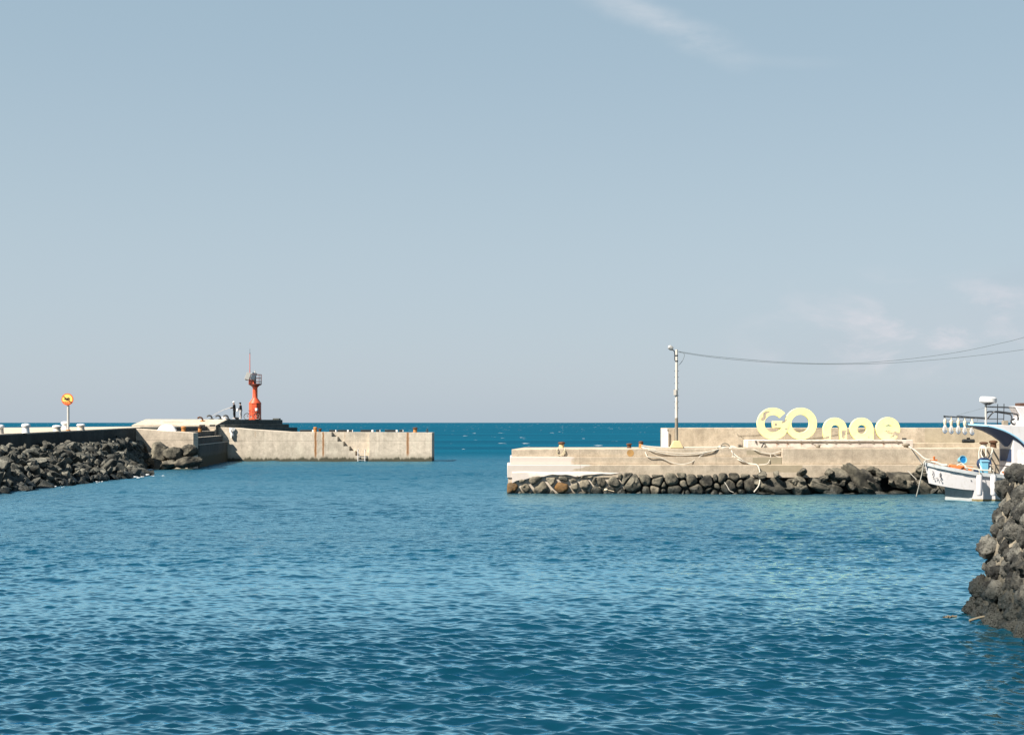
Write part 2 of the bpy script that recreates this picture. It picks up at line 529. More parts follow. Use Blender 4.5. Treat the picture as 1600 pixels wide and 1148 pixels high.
M['skyblue'] = paint('pale_blue_plastic', (0.16, 0.42, 0.56), 0.4, 0.15)
M['navy'] = paint('navy_paint', (0.015, 0.035, 0.09), 0.5, 0.1)
M['trimblue'] = paint('light_blue_trim', (0.25, 0.46, 0.60), 0.4, 0.1)
M['teal'] = paint('teal_paint', (0.02, 0.24, 0.20), 0.5, 0.1)
M['brown'] = paint('brown_paint', (0.09, 0.045, 0.03), 0.6, 0.3)
M['signyellow'] = paint('sign_yellow', (0.80, 0.56, 0.12), 0.5, 0.05)
M['signred'] = paint('sign_red', (0.62, 0.10, 0.03), 0.5, 0.05)
M['ink'] = paint('black_ink', (0.015, 0.014, 0.013), 0.6, 0.1)
M['skin'] = paint('skin', (0.45, 0.27, 0.19), 0.6, 0.05)
M['cloth_black'] = paint('black_cloth', (0.012, 0.014, 0.017), 0.9, 0.3)
M['cloth_navy'] = paint('dark_cloth', (0.018, 0.02, 0.026), 0.9, 0.3)
M['cloth_white'] = paint('white_cloth', (0.66, 0.65, 0.63), 0.9, 0.1)
M['cloth_grey'] = paint('pale_grey_cloth', (0.48, 0.46, 0.45), 0.9, 0.2)
M['tyre'] = M['black']
M['stick'] = paint('driftwood', (0.15, 0.125, 0.085), 0.9, 0.3)
M['bone'] = paint('bleached_shell', (0.60, 0.50, 0.36), 0.8, 0.3)


def letter_material():
    m, t = newmat('peeling_yellow_paint')
    pos = t.n('ShaderNodeNewGeometry').outputs['Position']
    a = t.noise(pos, 4.0, 6, .65)
    c = t.mix(t.ss(a, .3, .7), (0.84, 0.79, 0.36), (0.80, 0.74, 0.31))
    nz = t.n('ShaderNodeTexNoise', {'Vector': pos, 'Scale': 3.5, 'Detail': 5.0}).outputs['Color']
    off = t.n('ShaderNodeVectorMath', {0: nz, 1: (0.5, 0.5, 0.5)}, operation='SUBTRACT').outputs[0]
    wp = t.n('ShaderNodeVectorMath', {0: off}, operation='MULTIPLY_ADD')
    wp.inputs[1].default_value = (.35, .35, .35)
    t.put(wp.inputs[2], pos)
    s3 = t.n('ShaderNodeSeparateXYZ', {0: wp.outputs[0]}).outputs
    tot = None
    K = 78.2 / F
    for (px, py, rx, ry, rot) in ((1195, 649, 9, 3.2, 52), (1224.5, 658.5, 5.0, 1.8, 35), (1212.5, 663.5, 2.2, 1.4, 20), (1229, 669, 2, 1.4, 0),
                                  (1318.5, 677.5, 2.6, 6.5, 0), (1291, 683, 5.5, 2.0, 0), (1315, 654, 4.5, 1.1, -40), (1395, 681, 3.0, 1.6, 20),
                                  (1387, 674, 4.5, 1.0, 5), (1357, 683, 1.2, 1.2, 0), (1399, 676, 4, 1.0, -10)):
        X, Z = (px - 800) * K, H - (py - 660) * K
        ax = t.m('SUBTRACT', s3[0], X)
        az = t.m('SUBTRACT', s3[2], Z)
        cr, sr = math.cos(R(rot)), math.sin(R(rot))
        p = t.m('DIVIDE', t.m('ADD', t.m('MULTIPLY', ax, cr), t.m('MULTIPLY', az, sr)), rx * K)
        q = t.m('DIVIDE', t.m('SUBTRACT', t.m('MULTIPLY', az, cr), t.m('MULTIPLY', ax, sr)), ry * K)
        f = t.ss(t.m('ADD', t.m('MULTIPLY', p, p), t.m('MULTIPLY', q, q)), 1.25, 0.9)
        tot = f if tot is None else t.m('MAXIMUM', tot, f)
    chips = t.ss(t.noise(pos, 5.5, 7, .7), .70, .73)
    tot = t.m('MAXIMUM', tot, chips)
    c = t.mix(tot, c, t.mix(t.ss(a, .4, .6), (0.27, 0.23, 0.18), (0.42, 0.34, 0.25)))
    finish(t, c, 0.6, t.m('SUBTRACT', a, tot), 0.3, 0.01)
    return m


M['letter'] = letter_material()


def glass():
    m, t = newmat('clear_glass')
    pb = finish(t, (0.97, 0.97, 0.98), 0.05, spec=0.5)
    pb.inputs['Transmission Weight'].default_value = 0.75
    pb.inputs['IOR'].default_value = 1.2
    return m


M['glass'] = glass()


def water_material():
    m, t = newmat('sea_water')
    pos = t.n('ShaderNodeNewGeometry').outputs['Position']
    sp = t.n('ShaderNodeSeparateXYZ', {0: pos}).outputs
    far = t.ss(sp[1], 42, 125)
    sea = t.ss(sp[1], 130, 180)
    g1 = t.noise(t.vmul(pos, (0.020, 0.045, 0)), 1.0, 4, .55)
    near_c = t.mix(t.ss(g1, .35, .7), (0.0006, 0.019, 0.033), (0.0008, 0.027, 0.045))
    mid_c = t.mix(t.ss(g1, .35, .7), (0.0012, 0.037, 0.066), (0.0015, 0.049, 0.085))
    harbour = t.mix(t.ss(sp[1], 17, 52), near_c, mid_c)
    open_sea = t.mix(t.ss(t.noise(t.vmul(pos, (0.004, 0.02, 0)), 1.0, 5, .65), .38, .62), (0.002, 0.048, 0.088), (0.0025, 0.068, 0.116))
    c = t.mix(t.ss(sp[1], 60, 140), harbour, open_sea)
    # whitecaps on the open sea only
    cap = t.noise(t.vmul(pos, (0.17, 0.06, 0)), 1.0, 3, .55)
    cap2 = t.noise(t.vmul(pos, (0.6, 0.4, 0)), 1.0, 3, .6)
    cap3 = t.noise(t.vmul(pos, (0.010, 0.005, 0)), 1.0, 2, .5)
    thr = t.m('ADD', t.m('ADD', cap, t.m('MULTIPLY', t.m('SUBTRACT', cap2, .5), .16)), t.m('MULTIPLY', t.m('SUBTRACT', cap3, .5), .2))
    foam = t.m('MULTIPLY', t.ss(thr, .695, .725), t.ss(sp[1], 150, 210))
    c = t.mix(foam, c, (0.75, 0.75, 0.75))
    # ripples finer than the mesh
    r1 = t.noise(t.vmul(pos, (7, 11, 0)), 1.0, 2, .6)
    r2 = t.noise(t.vmul(pos, (0.55, 1.0, 0)), 1.0, 4, .6)
    r3 = t.noise(t.vmul(pos, (0.10, 0.22, 0)), 1.0, 4, .6)
    h = t.m('MULTIPLY', r1, 0.008)
    r4 = t.noise(t.vmul(pos, (1.9, 3.4, 0)), 1.0, 3, .6)
    h = t.m('ADD', h, t.m('MULTIPLY', t.m('MULTIPLY', r4, 0.15), t.ss(sp[1], 26, 58)))
    h = t.m('ADD', h, t.m('MULTIPLY', t.m('MULTIPLY', r2, 0.22), far))
    h = t.m('ADD', h, t.m('MULTIPLY', t.m('MULTIPLY', r3, 1.1), sea))
    b = t.n('ShaderNodeBump', {'Strength': 1.0, 'Distance': 1.0, 'Height': h})
    df = t.n('ShaderNodeBsdfDiffuse', {'Color': c, 'Normal': b.outputs[0]})
    mirror = t.n('ShaderNodeBsdfGlossy', {'Color': (0.58, 0.91, 1.0), 'Roughness': t.m('ADD', 0.03, t.m('MULTIPLY', t.ss(sp[1], 30, 64), 0.24)), 'Normal': b.outputs[0]})
    fr = t.n('ShaderNodeFresnel', {'IOR': 1.42, 'Normal': b.outputs[0]})
    pb = t.n('ShaderNodeMixShader', {0: t.m('MULTIPLY', fr.outputs[0], 2.5, clamp=True), 1: df.outputs[0], 2: mirror.outputs[0]})
    # far out the wave backs hide each other, so much less sky is mirrored
    gl = t.n('ShaderNodeBsdfGlossy', {'Color': (0.45, 0.85, 1.0), 'Roughness': 0.35, 'Normal': b.outputs[0]})
    rough_sea = t.n('ShaderNodeMixShader', {0: 0.045, 1: df.outputs[0], 2: gl.outputs[0]})
    mx = t.n('ShaderNodeMixShader', {0: t.m('ADD', t.m('MULTIPLY', far, 0.60), t.m('MULTIPLY', sea, 0.39)), 1: pb.outputs[0], 2: rough_sea.outputs[0]})
    t.n('ShaderNodeOutputMaterial', {0: mx.outputs[0]})
    return m


M['water'] = water_material()


# ------------------------------------------------------------------ the sea: one displaced sheet to the horizon
def build_water():
    rows = [3.0]
    while rows[-1] < 40000:
        r = rows[-1]
        if r < 14:
            d = 0.12
        elif r < 25:
            d = 0.026
        elif r < 60:
            d = 0.026 + (r - 25) / 35 * 0.070
        elif r < 110:
            d = 0.15
        elif r < 170:
            d = 0.26
        else:
            d = r * 0.006
        if r > 600:
            d = r * 0.05
        rows.append(r + d)
    rr = np.array(rows)
    fine = np.linspace(-26, 26, 1180)
    side = 26 + np.cumsum(np.linspace(0.3, 9.0, 32))
    side = side[side < 179]
    ang = np.radians(np.concatenate([-side[::-1], fine, side]))
    A, Rr = np.meshgrid(ang, rr)
    X = (Rr * np.sin(A)).astype(np.float32)
    Y = (Rr * np.cos(A)).astype(np.float32)
    dr = np.gradient(rr)[:, None]
    da = np.gradient(ang)[None, :]
    sp = np.maximum(dr, np.abs(Rr * da) * 0.8).astype(np.float32)
    Z = np.zeros_like(X)
    DX = np.zeros_like(X)
    DY = np.zeros_like(X)
    g = np.random.default_rng(5)
    N = 96
    lam = np.geomspace(0.11, 5.5, N)
    wx = X + 0.5 * np.sin(Y * 0.21 + 1.3) + 0.4 * np.sin(X * 0.33 + Y * 0.12)
    wy = Y + 0.5 * np.sin(X * 0.17) + 0.4 * np.sin(Y * 0.27 + 0.4)
    for i in range(N):
        L = lam[i]
        th = g.normal(R(86), R(29))
        k = 2 * math.pi / L
        s = 0.047 * (1.0 if L < 0.34 else (0.34 / L) ** 0.62) * (1 if L < 1.6 else (1.6 / L) ** .5)
        a = s / k
        w = np.clip((L / sp - 1.8) / 1.6, 0, 1)
        ph = (k * math.cos(th)) * wx + (k * math.sin(th)) * wy + g.uniform(0, 6.283)
        Z += a * w * np.sin(ph)
        c = a * 0.75 * w * np.cos(ph)
        DX += c * math.cos(th)
        DY += c * math.sin(th)
    # gusts
    gust = 0.98 + 0.26 * np.sin(X * 0.13 + Y * 0.05) * np.sin(Y * 0.11 - X * 0.04) + 0.18 * np.sin(X * 0.05 - Y * 0.31 + 2)
    k = gust * np.clip((240 - Rr) / 90, 0, 1)
    Z *= k
    X = X + DX * k
    Y = Y + DY * k
    nr, nc = X.shape
    co = np.stack([X, Y, Z], -1).reshape(-1, 3).astype(np.float32)
    idx = np.arange(nr * nc).reshape(nr, nc)
    q = np.stack([idx[:-1, :-1], idx[:-1, 1:], idx[1:, 1:], idx[1:, :-1]], -1).reshape(-1, 4)
    me = bpy.data.meshes.new('water')
    nf = len(q)
    me.vertices.add(len(co))
    me.vertices.foreach_set('co', co.ravel())
    me.loops.add(nf * 4)
    me.loops.foreach_set('vertex_index', q.ravel().astype(np.int32))
    me.polygons.add(nf)
    me.polygons.foreach_set('loop_start', np.arange(0, nf * 4, 4, dtype=np.int32))
    me.polygons.foreach_set('use_smooth', np.ones(nf, dtype=bool))
    me.update(calc_edges=True)
    me.materials.append(M['water'])
    o = bpy.data.objects.new('water', me)
    C.objects.link(o)
    tag(o, 'rippled teal blue harbour water reaching out to the open sea', 'sea', kind='structure')
    s = MB()
    s.box(-400, -60, -4.2, 400, 900, -4.0)
    tag(s.obj('seabed', M['darkgap']), 'dark seabed below the water', 'seabed', kind='structure')


build_water()


# ------------------------------------------------------------------ rocks
def rock_mesh(name, kind, seed, mat, sub=3):
    g = np.random.default_rng(seed)
    bm = bmesh.new()
    off = Vector(g.uniform(-50, 50, 3))
    if kind == 'lava':
        bmesh.ops.create_icosphere(bm, subdivisions=sub, radius=1.0)
        cuts = [(Vector(g.normal(size=3)).normalized(), g.uniform(.58, .86)) for _ in range(9)]
        for vtx in bm.verts:
            p = vtx.co.copy()
            for n_, d_ in cuts:
                e = p.dot(n_)
                if e > d_:
                    p -= n_ * (e - d_) * .85
            q = 1 - 2 * abs(noise.noise(p * 2.6 + off))
            k = 1.08 + .20 * noise.noise(p * 1.3 + off) + .10 * q + .14 * noise.noise(p * 4.2 + off) + .11 * noise.noise(p * 9 + off) + .08 * noise.noise(p * 18 + off)
            vtx.co = p * k
    elif kind == 'crag':
        bmesh.ops.create_icosphere(bm, subdivisions=4, radius=1.0)
        planes = [(Vector(g.normal(size=3)).normalized(), g.uniform(.52, .82)) for _ in range(12)]
        for vtx in bm.verts:
            p = vtx.co.copy()
            for n_, d_ in planes:
                e = p.dot(n_)
                if e > d_:
                    p -= n_ * (e - d_)
            q = 1 - 2 * abs(noise.noise(p * 3 + off))
            vtx.co = p * (1.06 + .10 * noise.noise(p * 2 + off) + .07 * q * noise.noise(p * 1.1) + .09 * noise.noise(p * 5.5 + off) + .06 * noise.noise(p * 12 + off) + .03 * noise.noise(p * 25 + off))
    else:      # broken rock: hull of a few points, edges worn, faces slightly uneven
        n = 15 if kind == 'angular' else 22
        for _ in range(n):
            p = Vector(g.normal(size=3)).normalized()
            bm.verts.new(p * g.uniform(.82, 1.12))
        r_ = bmesh.ops.convex_hull(bm, input=bm.verts)
        bmesh.ops.delete(bm, geom=[e for e in bm.verts if not e.link_faces], context='VERTS')
        bmesh.ops.dissolve_limit(bm, angle_limit=R(14), verts=bm.verts, edges=bm.edges)
        bmesh.ops.bevel(bm, geom=list(bm.edges), offset=.06 if kind == 'angular' else .12, segments=2 if kind != 'angular' else 1, affect='EDGES', profile=.6)
        bmesh.ops.triangulate(bm, faces=bm.faces)
        for _ in range(2):
            bmesh.ops.subdivide_edges(bm, edges=[e for e in bm.edges if e.calc_length() > .22], cuts=1)
            bmesh.ops.triangulate(bm, faces=bm.faces)
        for vtx in bm.verts:
            p = vtx.co.copy()
            vtx.co = p * (1 + .05 * noise.noise(p * 2.2 + off) + .045 * noise.noise(p * 5 + off) + .03 * noise.noise(p * 11 + off))
    me = bpy.data.meshes.new(name)
    bm.to_mesh(me)
    bm.free()
    me.polygons.foreach_set('use_smooth', [True] * len(me.polygons))
    if kind not in ('lava', 'crag'):
        me.set_sharp_from_angle(angle=R(26))
    me.materials.append(mat)
    return me


def clip_cell(i, seeds, box):
    """Voronoi cell of seed i inside a box, by clipping half planes"""
    x0, x1, z0, z1 = box
    poly = [(x0, z0), (x1, z0), (x1, z1), (x0, z1)]
    sx, sz, sr = seeds[i]
    for j, (tx, tz, tr) in enumerate(seeds):
        if j == i or abs(tx - sx) + abs(tz - sz) > 3.2:
            continue
        nx, nz = tx - sx, tz - sz
        d2 = nx * nx + nz * nz
        w = .5 + (sr * sr - tr * tr) / (2 * d2)
        c = nx * (sx + nx * w) + nz * (sz + nz * w)
        out = []
        for k in range(len(poly)):
            a, b = poly[k], poly[(k + 1) % len(poly)]
            da, db = a[0] * nx + a[1] * nz - c, b[0] * nx + b[1] * nz - c
            if da <= 0:
                out.append(a)
            if da * db < 0:
                q = da / (da - db)
                out.append((a[0] + (b[0] - a[0]) * q, a[1] + (b[1] - a[1]) * q))
        poly = out
        if len(poly) < 3:
            return []
    return poly


def masonry_stone(poly, y, gap, bulge, mat, parent, seed):
    """one fitted stone: worn outline, bulging uneven face"""
    pts = [Vector((a, b)) for a, b in poly]
    cen = sum(pts, Vector((0, 0))) / len(pts)
    per = []
    for k in range(len(pts)):
        a, b = pts[k], pts[(k + 1) % len(pts)]
        m = max(1, int((b - a).length / .09))
        per += [a + (b - a) * q / m for q in range(m)]
    per2 = []
    n = len(per)
    for k in range(n):      # worn corners
        p = (per[k - 2] + per[k - 1] * 2 + per[k] * 3 + per[(k + 1) % n] * 2 + per[(k + 2) % n]) / 9
        d = (p - cen)
        L = max(d.length, 1e-4)
        per2.append(cen + d * max(.2, (L - gap) / L))
    off = Vector((seed * 3.7, seed * 1.3, seed * 9.1))
    rings = []
    for q, dep in ((1.0, .22), (1.0, .05), (.95, -.35), (.82, -.72), (.6, -.92), (.3, -1.0)):
        ring = []
        for p in per2:
            e = cen + (p - cen) * q
            pos = Vector((e.x, y - (0 if dep > 0 else 0), e.y))
            nz = noise.noise(pos * 3 + off) * .45 + noise.noise(pos * 9 + off) * .22
            dd = dep if dep > 0 else dep * bulge * (1 + nz * 1.3)
            ring.append((e.x, y + dd, e.y))
        rings.append(ring)
    s = MB()
    s.loft(rings)
    return s.obj('stone', mat, parent, smooth=38)


def place(name, me, loc, rot, scale, parent=None):
    o = bpy.data.objects.new(name, me)
    o.location = loc
    o.rotation_euler = rot
    o.scale = scale
    C.objects.link(o)
    return hang(o, parent)


def pack(x0, x1, z0, z1, radii, gap=0.92, tries=160, seed=1):
    g = random.Random(seed)
    out = []
    for r in radii:
        for _ in range(tries):
            x, z = g.uniform(x0, x1), g.uniform(z0, z1)
            if all((x - a) ** 2 + (z - b) ** 2 > ((r + c) * gap) ** 2 for a, b, c in out):
                out.append((x, z, r))
                break
    return out


# ------------------------------------------------------------------ left mole with its riprap
def mole_z(Y):
    return 3.10 + 0.0093 * (Y - 86)


mole = thing('harbour_mole', (-33, 117, 0), 'long left concrete mole with dark shaded side above black rubble and stepped landing', 'mole')
s = MB()
yn, yf = 58, 117
s.cur = 0
b0 = [(-62, yn, -2), (-31.0, yn, -2), (-31.0, yf, -2), (-41.5, yf, -2)]
t0 = [(-62, yn, mole_z(yn)), (-31.0, yn, mole_z(yn)), (-31.0, yf, mole_z(yf)), (-41.5, yf, mole_z(yf))]
s.hexa(b0 + t0)
s.hexa([(-41.5, yf, -2), (-31, yf, -2), (-31, 138, -2), (-36.0, 138, -2), (-41.5, yf, mole_z(yf)), (-31, yf, mole_z(yf)), (-31, 138, 3.42), (-36.0, 138, 3.42)])
deck = s.obj('deck', M['mole'], mole)
s = MB()      # weathered facing of the harbour side, colour darkened to hold its shade, 4 cm proud of the body
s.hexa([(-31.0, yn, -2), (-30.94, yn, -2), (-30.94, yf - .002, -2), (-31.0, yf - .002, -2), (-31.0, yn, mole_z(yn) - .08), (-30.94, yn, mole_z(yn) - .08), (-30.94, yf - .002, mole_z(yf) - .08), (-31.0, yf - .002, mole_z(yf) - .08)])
s.obj('wall_face', M['wallshade'], mole)
s = MB()      # lit block at the inner corner
s.hexa([(-30.99, 117.003, -2), (-26.2, 117.003, -2), (-26.3, 119.2, -2), (-30.99, 119.2, -2), (-30.99, 117.003, 3.30), (-26.2, 117.003, 2.95), (-26.3, 119.2, 2.95), (-30.99, 119.2, 3.30)])
s.obj('corner_block', concrete('corner_concrete', (0.47, 0.40, 0.32), (0.42, 0.355, 0.28), lines=(2.35,), streak=.3), mole, bevel=.03)
s = MB()      # stepped landing, riser shade put into a dark concrete colour
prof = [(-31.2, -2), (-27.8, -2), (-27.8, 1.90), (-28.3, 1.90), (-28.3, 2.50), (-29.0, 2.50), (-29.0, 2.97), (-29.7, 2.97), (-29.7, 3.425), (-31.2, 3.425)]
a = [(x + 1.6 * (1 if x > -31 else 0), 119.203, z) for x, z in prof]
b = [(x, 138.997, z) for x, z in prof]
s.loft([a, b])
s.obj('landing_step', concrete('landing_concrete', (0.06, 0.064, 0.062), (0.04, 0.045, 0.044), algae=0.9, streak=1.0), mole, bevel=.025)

s = MB()
for (xa, xb, z) in ((-28.297, -27.78, 1.90), (-28.997, -28.28, 2.50), (-29.697, -28.98, 2.97)):
    s.loft([[(x + 1.6, 119.21, zz) for x, zz in ((xa, z + .003), (xb, z + .003), (xb, z + .035), (xa, z + .035))], [(x, 138.99, zz) for x, zz in ((xa, z + .003), (xb, z + .003), (xb, z + .035), (xa, z + .035))]])
s.obj('tread', M['mole'], mole)  # paler slabs give the sunlit treads over the shade-coloured steps

# white lump on the block, rusty bollards of the landing
s = MB()
rings = []
for i in range(9):
    x = -1 + 2 * i / 8
    hgt = 0.62 * (1 - abs(x) ** 2.6) ** .5 if abs(x) < 1 else 0.02
    rings.append([(P(261, 0, 118).x + x * .78, 118 + .38 * math.cos(q) * (1 - .3 * x * x), 3.03 + max(hgt, .16) * max(0, math.sin(q)) ** .6) for q in [math.pi * k / 10 for k in range(11)]])
s.loft(rings)
o = s.obj('covered_skiff', M['white'])
tag(o, 'small white upturned skiff hull lying on the corner block', 'skiff')

# slope under the rubble
s = MB()
xs = []
def base_x(Y):
    return -27.5 + (Y - 77) * (1.3 / 26) if Y < 102 else max(-29.7, -26.25 - (Y - 102) * .50)
Ys = list(range(56, 118, 3))
rings = []
for Y in Ys:
    bx = base_x(Y)
    rings.append([(-31.2, Y, -2.5), (-31.2, Y, 2.1), (-30.4, Y, 1.85), (bx - .6, Y, -.1), (bx + 1.5, Y, -1.8), (bx + 1.5, Y, -2.5)])
s.loft(rings)
tag(s.obj('rubble_slope', M['darkgap'], smooth=0), 'dark rubble core of the mole slope', 'slope', kind='structure')

RIP = [rock_mesh('riprap_rock', 'angular', 100 + i, M['riprap']) for i in range(12)]
g = random.Random(3)
spots = []
radii = [.80] * 14 + [.62] * 60 + [.48] * 130 + [.38] * 94
for r in radii:
    for _ in range(60):
        Y = g.uniform(68, 116.6)
        t = g.uniform(-.07, 1.0)
        bx = base_x(Y)
        x, z = bx + (-30.45 - bx) * t, 2.12 * t
        sl = t * 5.0
        if all((Y - a) ** 2 + (sl - b) ** 2 > ((r + c) * .64) ** 2 for a, b, c, *_ in spots):
            spots.append((Y, sl, r, x, z))
            break
for i, (Y, sl, r, x, z) in enumerate(spots):
    sc3 = Vector((r * g.uniform(.9, 1.7), r * g.uniform(.7, 1.15), r * g.uniform(.45, .8)))
    rot = (g.uniform(-.5, .5), R(28) + g.uniform(-.5, .5), g.uniform(-.7, .7) + (math.pi if g.random() < .5 else 0))
    o = place('riprap_rock', RIP[i % 12], (x, Y, z + g.uniform(-.08, .12)), rot, sc3)
    if i == 0:
        pass
    tag(o, 'angular dark basalt rock in the riprap slope under the round yellow sign', 'rock', 'riprap rocks on the left slope')

# smaller rubble wedged between them: too many to count
def joined_rocks(name, meshes, items, mat):
    vs, fs, off_ = [], [], 0
    for k, (c, rot, sc_) in enumerate(items):
        me = meshes[k % len(meshes)]
        co = np.empty(len(me.vertices) * 3)
        me.vertices.foreach_get('co', co)
        co = (co.reshape(-1, 3) * np.array(sc_)) @ np.array(Euler(rot).to_matrix()).T + np.array(c)
        vs += co.tolist()
        fs += [tuple(i + off_ for i in p.vertices) for p in me.polygons]
        off_ += len(co)
    me = bpy.data.meshes.new(name)
    me.from_pydata(vs, [], fs)
    me.polygons.foreach_set('use_smooth', [True] * len(me.polygons))
    me.set_sharp_from_angle(angle=R(26))
    me.materials.append(mat)
    o = bpy.data.objects.new(name, me)
    C.objects.link(o)
    return o
items = []
for k in range(620):
    Y = g.uniform(70, 116.5)
    t = g.uniform(-.05, 1.0)
    bx = base_x(Y)
    r = g.uniform(.16, .32)
    items.append(((bx + (-30.45 - bx) * t + .12, Y, 2.12 * t + g.uniform(.05, .25)), (g.uniform(0, 6), g.uniform(0, 6), g.uniform(0, 6)), (r * g.uniform(.9, 1.6), r, r * g.uniform(.6, 1))))
tag(joined_rocks('riprap_rubble', RIP, items, M['riprap']), 'small dark rubble wedged between the riprap rocks', 'rubble', kind='stuff')

# big boulders at the foot of the corner block
BLK = [rock_mesh('boulder', 'crag', 300 + i, M['boulder'], 4) for i in range(8)]
PALEB = [rock_mesh('boulder', 'crag', 340 + i, M['boulder'], 4) for i in range(2)]
for (px, py, w, h, Y, k, rot, pale, lab) in (
        (249, 707, 26, 26, 115.5, 0, .2, 0, 'dark round boulder where the riprap meets the corner block'),
        (272, 712, 32, 24, 115.6, 1, .1, 0, 'broad squarish grey boulder below the middle of the corner block'),
        (296, 706, 22, 18, 116.2, 0, -.1, 1, 'small boulder tucked under the right end of the corner block'),
        (297, 722, 40, 17, 115.0, 1, -.15, 1, 'long flat grey boulder at the waterline below the corner block'),
        (262, 727, 24, 14, 114.6, 4, .3, 0, 'low black wet boulder at the waterline left of the long flat one')):
    K = Y / F
    c = P(px, py, Y)
    o = place('boulder', (PALEB if pale else BLK)[k], c, (0, rot, .4 * k), (w * K * .62, .9, h * K * .62))
    tag(o, lab, 'boulder')
# wash of foam at the foot of the slope
s = MB()
g2 = random.Random(9)
for (Y, L) in ((98, 1.1), (101, 1.3), (104.5, 1.0), (83, .5), (113, .9), (110, .7), (90, .4)):
    for k in range(9):
        r_ = L * g2.uniform(.03, .10)
        s.ball((base_x(Y) + .75 + g2.uniform(-.45, .45) * L, Y + g2.uniform(-.6, .6) * L, g2.uniform(-.02, .10)), r_, 5, (1.8, 1.2, .5))
foam = paint('sea_foam', (0.74, 0.75, 0.75), 0.8, 0.1)
tag(s.obj('wave_foam', foam), 'white foam breaking at the foot of the left rock slope', 'foam', kind='stuff')


# ------------------------------------------------------------------ outer pier arm
arm = thing('pier_arm', (-18, 141, 0), 'straight lit concrete pier arm with rust streaks ending at the harbour mouth', 'pier')
xl, xe = -29.8, XA(675)
yfr, ymid, ybk = 139.0, 139.9, 143.2
x_st, x_le = XA(518), XA(577)
TOP = 2.87
poly = [(xl, -2), (xe, -2), (xe, TOP - .06), (x_le, TOP), (x_le, 0.55)]
nst = 5
run = (XA(556) - XA(519)) / 4
rise = 0.46
xs0, zs0 = x_st, TOP
stair = []
xx, zz = x_st, TOP
for k in range(nst):
    stair.append((xx, zz))
    stair.append((xx, zz - rise))
    xx += run
    zz -= rise
stair = stair[::-1]
poly.append((stair[0][0] + run, 0.55))
poly.append((stair[0][0] + run, stair[0][1]))
poly += stair
poly += [(XA(447), TOP + .02), (XA(430), TOP + .10), (XA(385), 3.14), (XA(352), 3.34), (xl, 3.37)]
s = MB()
s.xz(poly, yfr, ymid)
s.obj('front_wall', M['arm'], arm, bevel=.02)
s = MB()
back = [(xl, -2), (xe - .003, -2), (xe - .003, TOP - .063), (XA(447), TOP + .017), (XA(430), TOP + .097), (XA(385), 3.137), (XA(352), 3.337), (xl, 3.367)]
s.xz(back, ymid + .003, ybk)
s.obj('pier_body', M['arm'], arm)
# ladder at the foot of the stair
lad = thing('boarding_ladder', (XA(564), 138.9, 0), 'small pale metal ladder at the foot of the stair cut in the pier arm', 'ladder')
s = MB()
for px in (559.5, 570.5):
    s.tube([(XA(px), 139.25, 1.0), (XA(px), 138.9, 1.24), (XA(px), 138.86, 1.1), (XA(px), 138.86, -.4)], .04, 6)
s.obj('rail', M['white'], lad)
s = MB()
for z in (0.15, 0.45, 0.75):
    s.tube([(XA(559.5), 138.86, z), (XA(570.5), 138.86, z)], .025, 6)
s.obj('rung', M['steel'], lad)

# kerb blocks along the far edge of the arm
KB = MB()
KB.box(-.55, -.12, 0, .55, .12, .22)
kproto = None
for i, (px, wpx) in enumerate(((470, 20), (512, 10), (528, 16), (566, 18), (605, 18), (541, 6), (585, 6), (622, 6))):
    if kproto is None:
        kb = thing('kerb_block', (0, 0, 0), 'black rubber kerb block on the top edge of the pier arm', 'kerb block', 'kerb blocks along the pier arm')
        KB.obj('rubber_body', M['black'], kb, bevel=.02)
        kc = MB()
        kc.box(.552, -.13, 0, .74, .13, .21)
        kc.obj('white_end', M['white'], kb, bevel=.02)
        kproto = kb
        o = kb
    else:
        o = copy_tree(kproto)
    o.location = (XA(px), 142.6, 2.86)
    o.scale = (wpx / 18 * 1.0, 1, 1)


def rust_bollard(name, loc, r, h, label, cat='bollard', capmat=None, bodymat=None, group=None, cap=1.45):
    t = thing(name, loc, label, cat, group)
    x, y, z = loc
    s = MB()
    s.lathe([(r * 1.15, 0), (r * 1.02, h * .15), (r * .95, h * .62)], loc, 18)
    s.obj('body', bodymat or M['rust'], t)
    s = MB()
    s.lathe([(r * .96, h * .60), (r * cap, h * .68), (r * cap * 1.03, h * .80), (r * cap * .85, h * .94), (r * .4, h)], loc, 18)
    s.obj('cap', capmat or M['rust'], t)
    return t


rust_bollard('mooring_bollard', (XA(487), 141.5, 2.87), .17, .50, 'orange rusted bollard near the left rust streaks of the pier arm', capmat=M['rustorange'], bodymat=M['rustorange'], cap=1.2)
rust_bollard('mooring_bollard', (XA(497), 140.4, 2.87), .13, .36, 'dark squat bollard just right of the orange one on the pier arm')
rust_bollard('mooring_bollard', (XA(646.5), 141.0, 2.82), .19, .52, 'rust brown bollard near the free end of the pier arm', bodymat=M['rustorange'], cap=1.3)
t = thing('cleat', (XA(666), 140.5, 2.81), 'thin dark cleat at the very end of the pier arm', 'cleat')
s = MB()
s.tube([(XA(666), 140.5, 2.8), (XA(666), 140.5, 3.12)], .05, 8)
s.tube([(XA(663.4), 140.5, 2.98), (XA(668.6), 140.5, 2.98)], .045, 8)
s.ball((XA(666), 140.5, 3.14), .07, 6)
s.obj('horn', M['dark_steel'], t)
rust_bollard('mooring_bollard', P(287, 676, 119.6), .20, .56, 'leftmost rusty bollard on the stepped landing behind the skiff', capmat=M['rustorange'], bodymat=M['rustorange'], cap=1.15)
rust_bollard('mooring_bollard', P(312.5, 674.5, 126), .17, .52, 'rusty bollard at the right end of the top landing step', bodymat=M['rustorange'], cap=1.15)
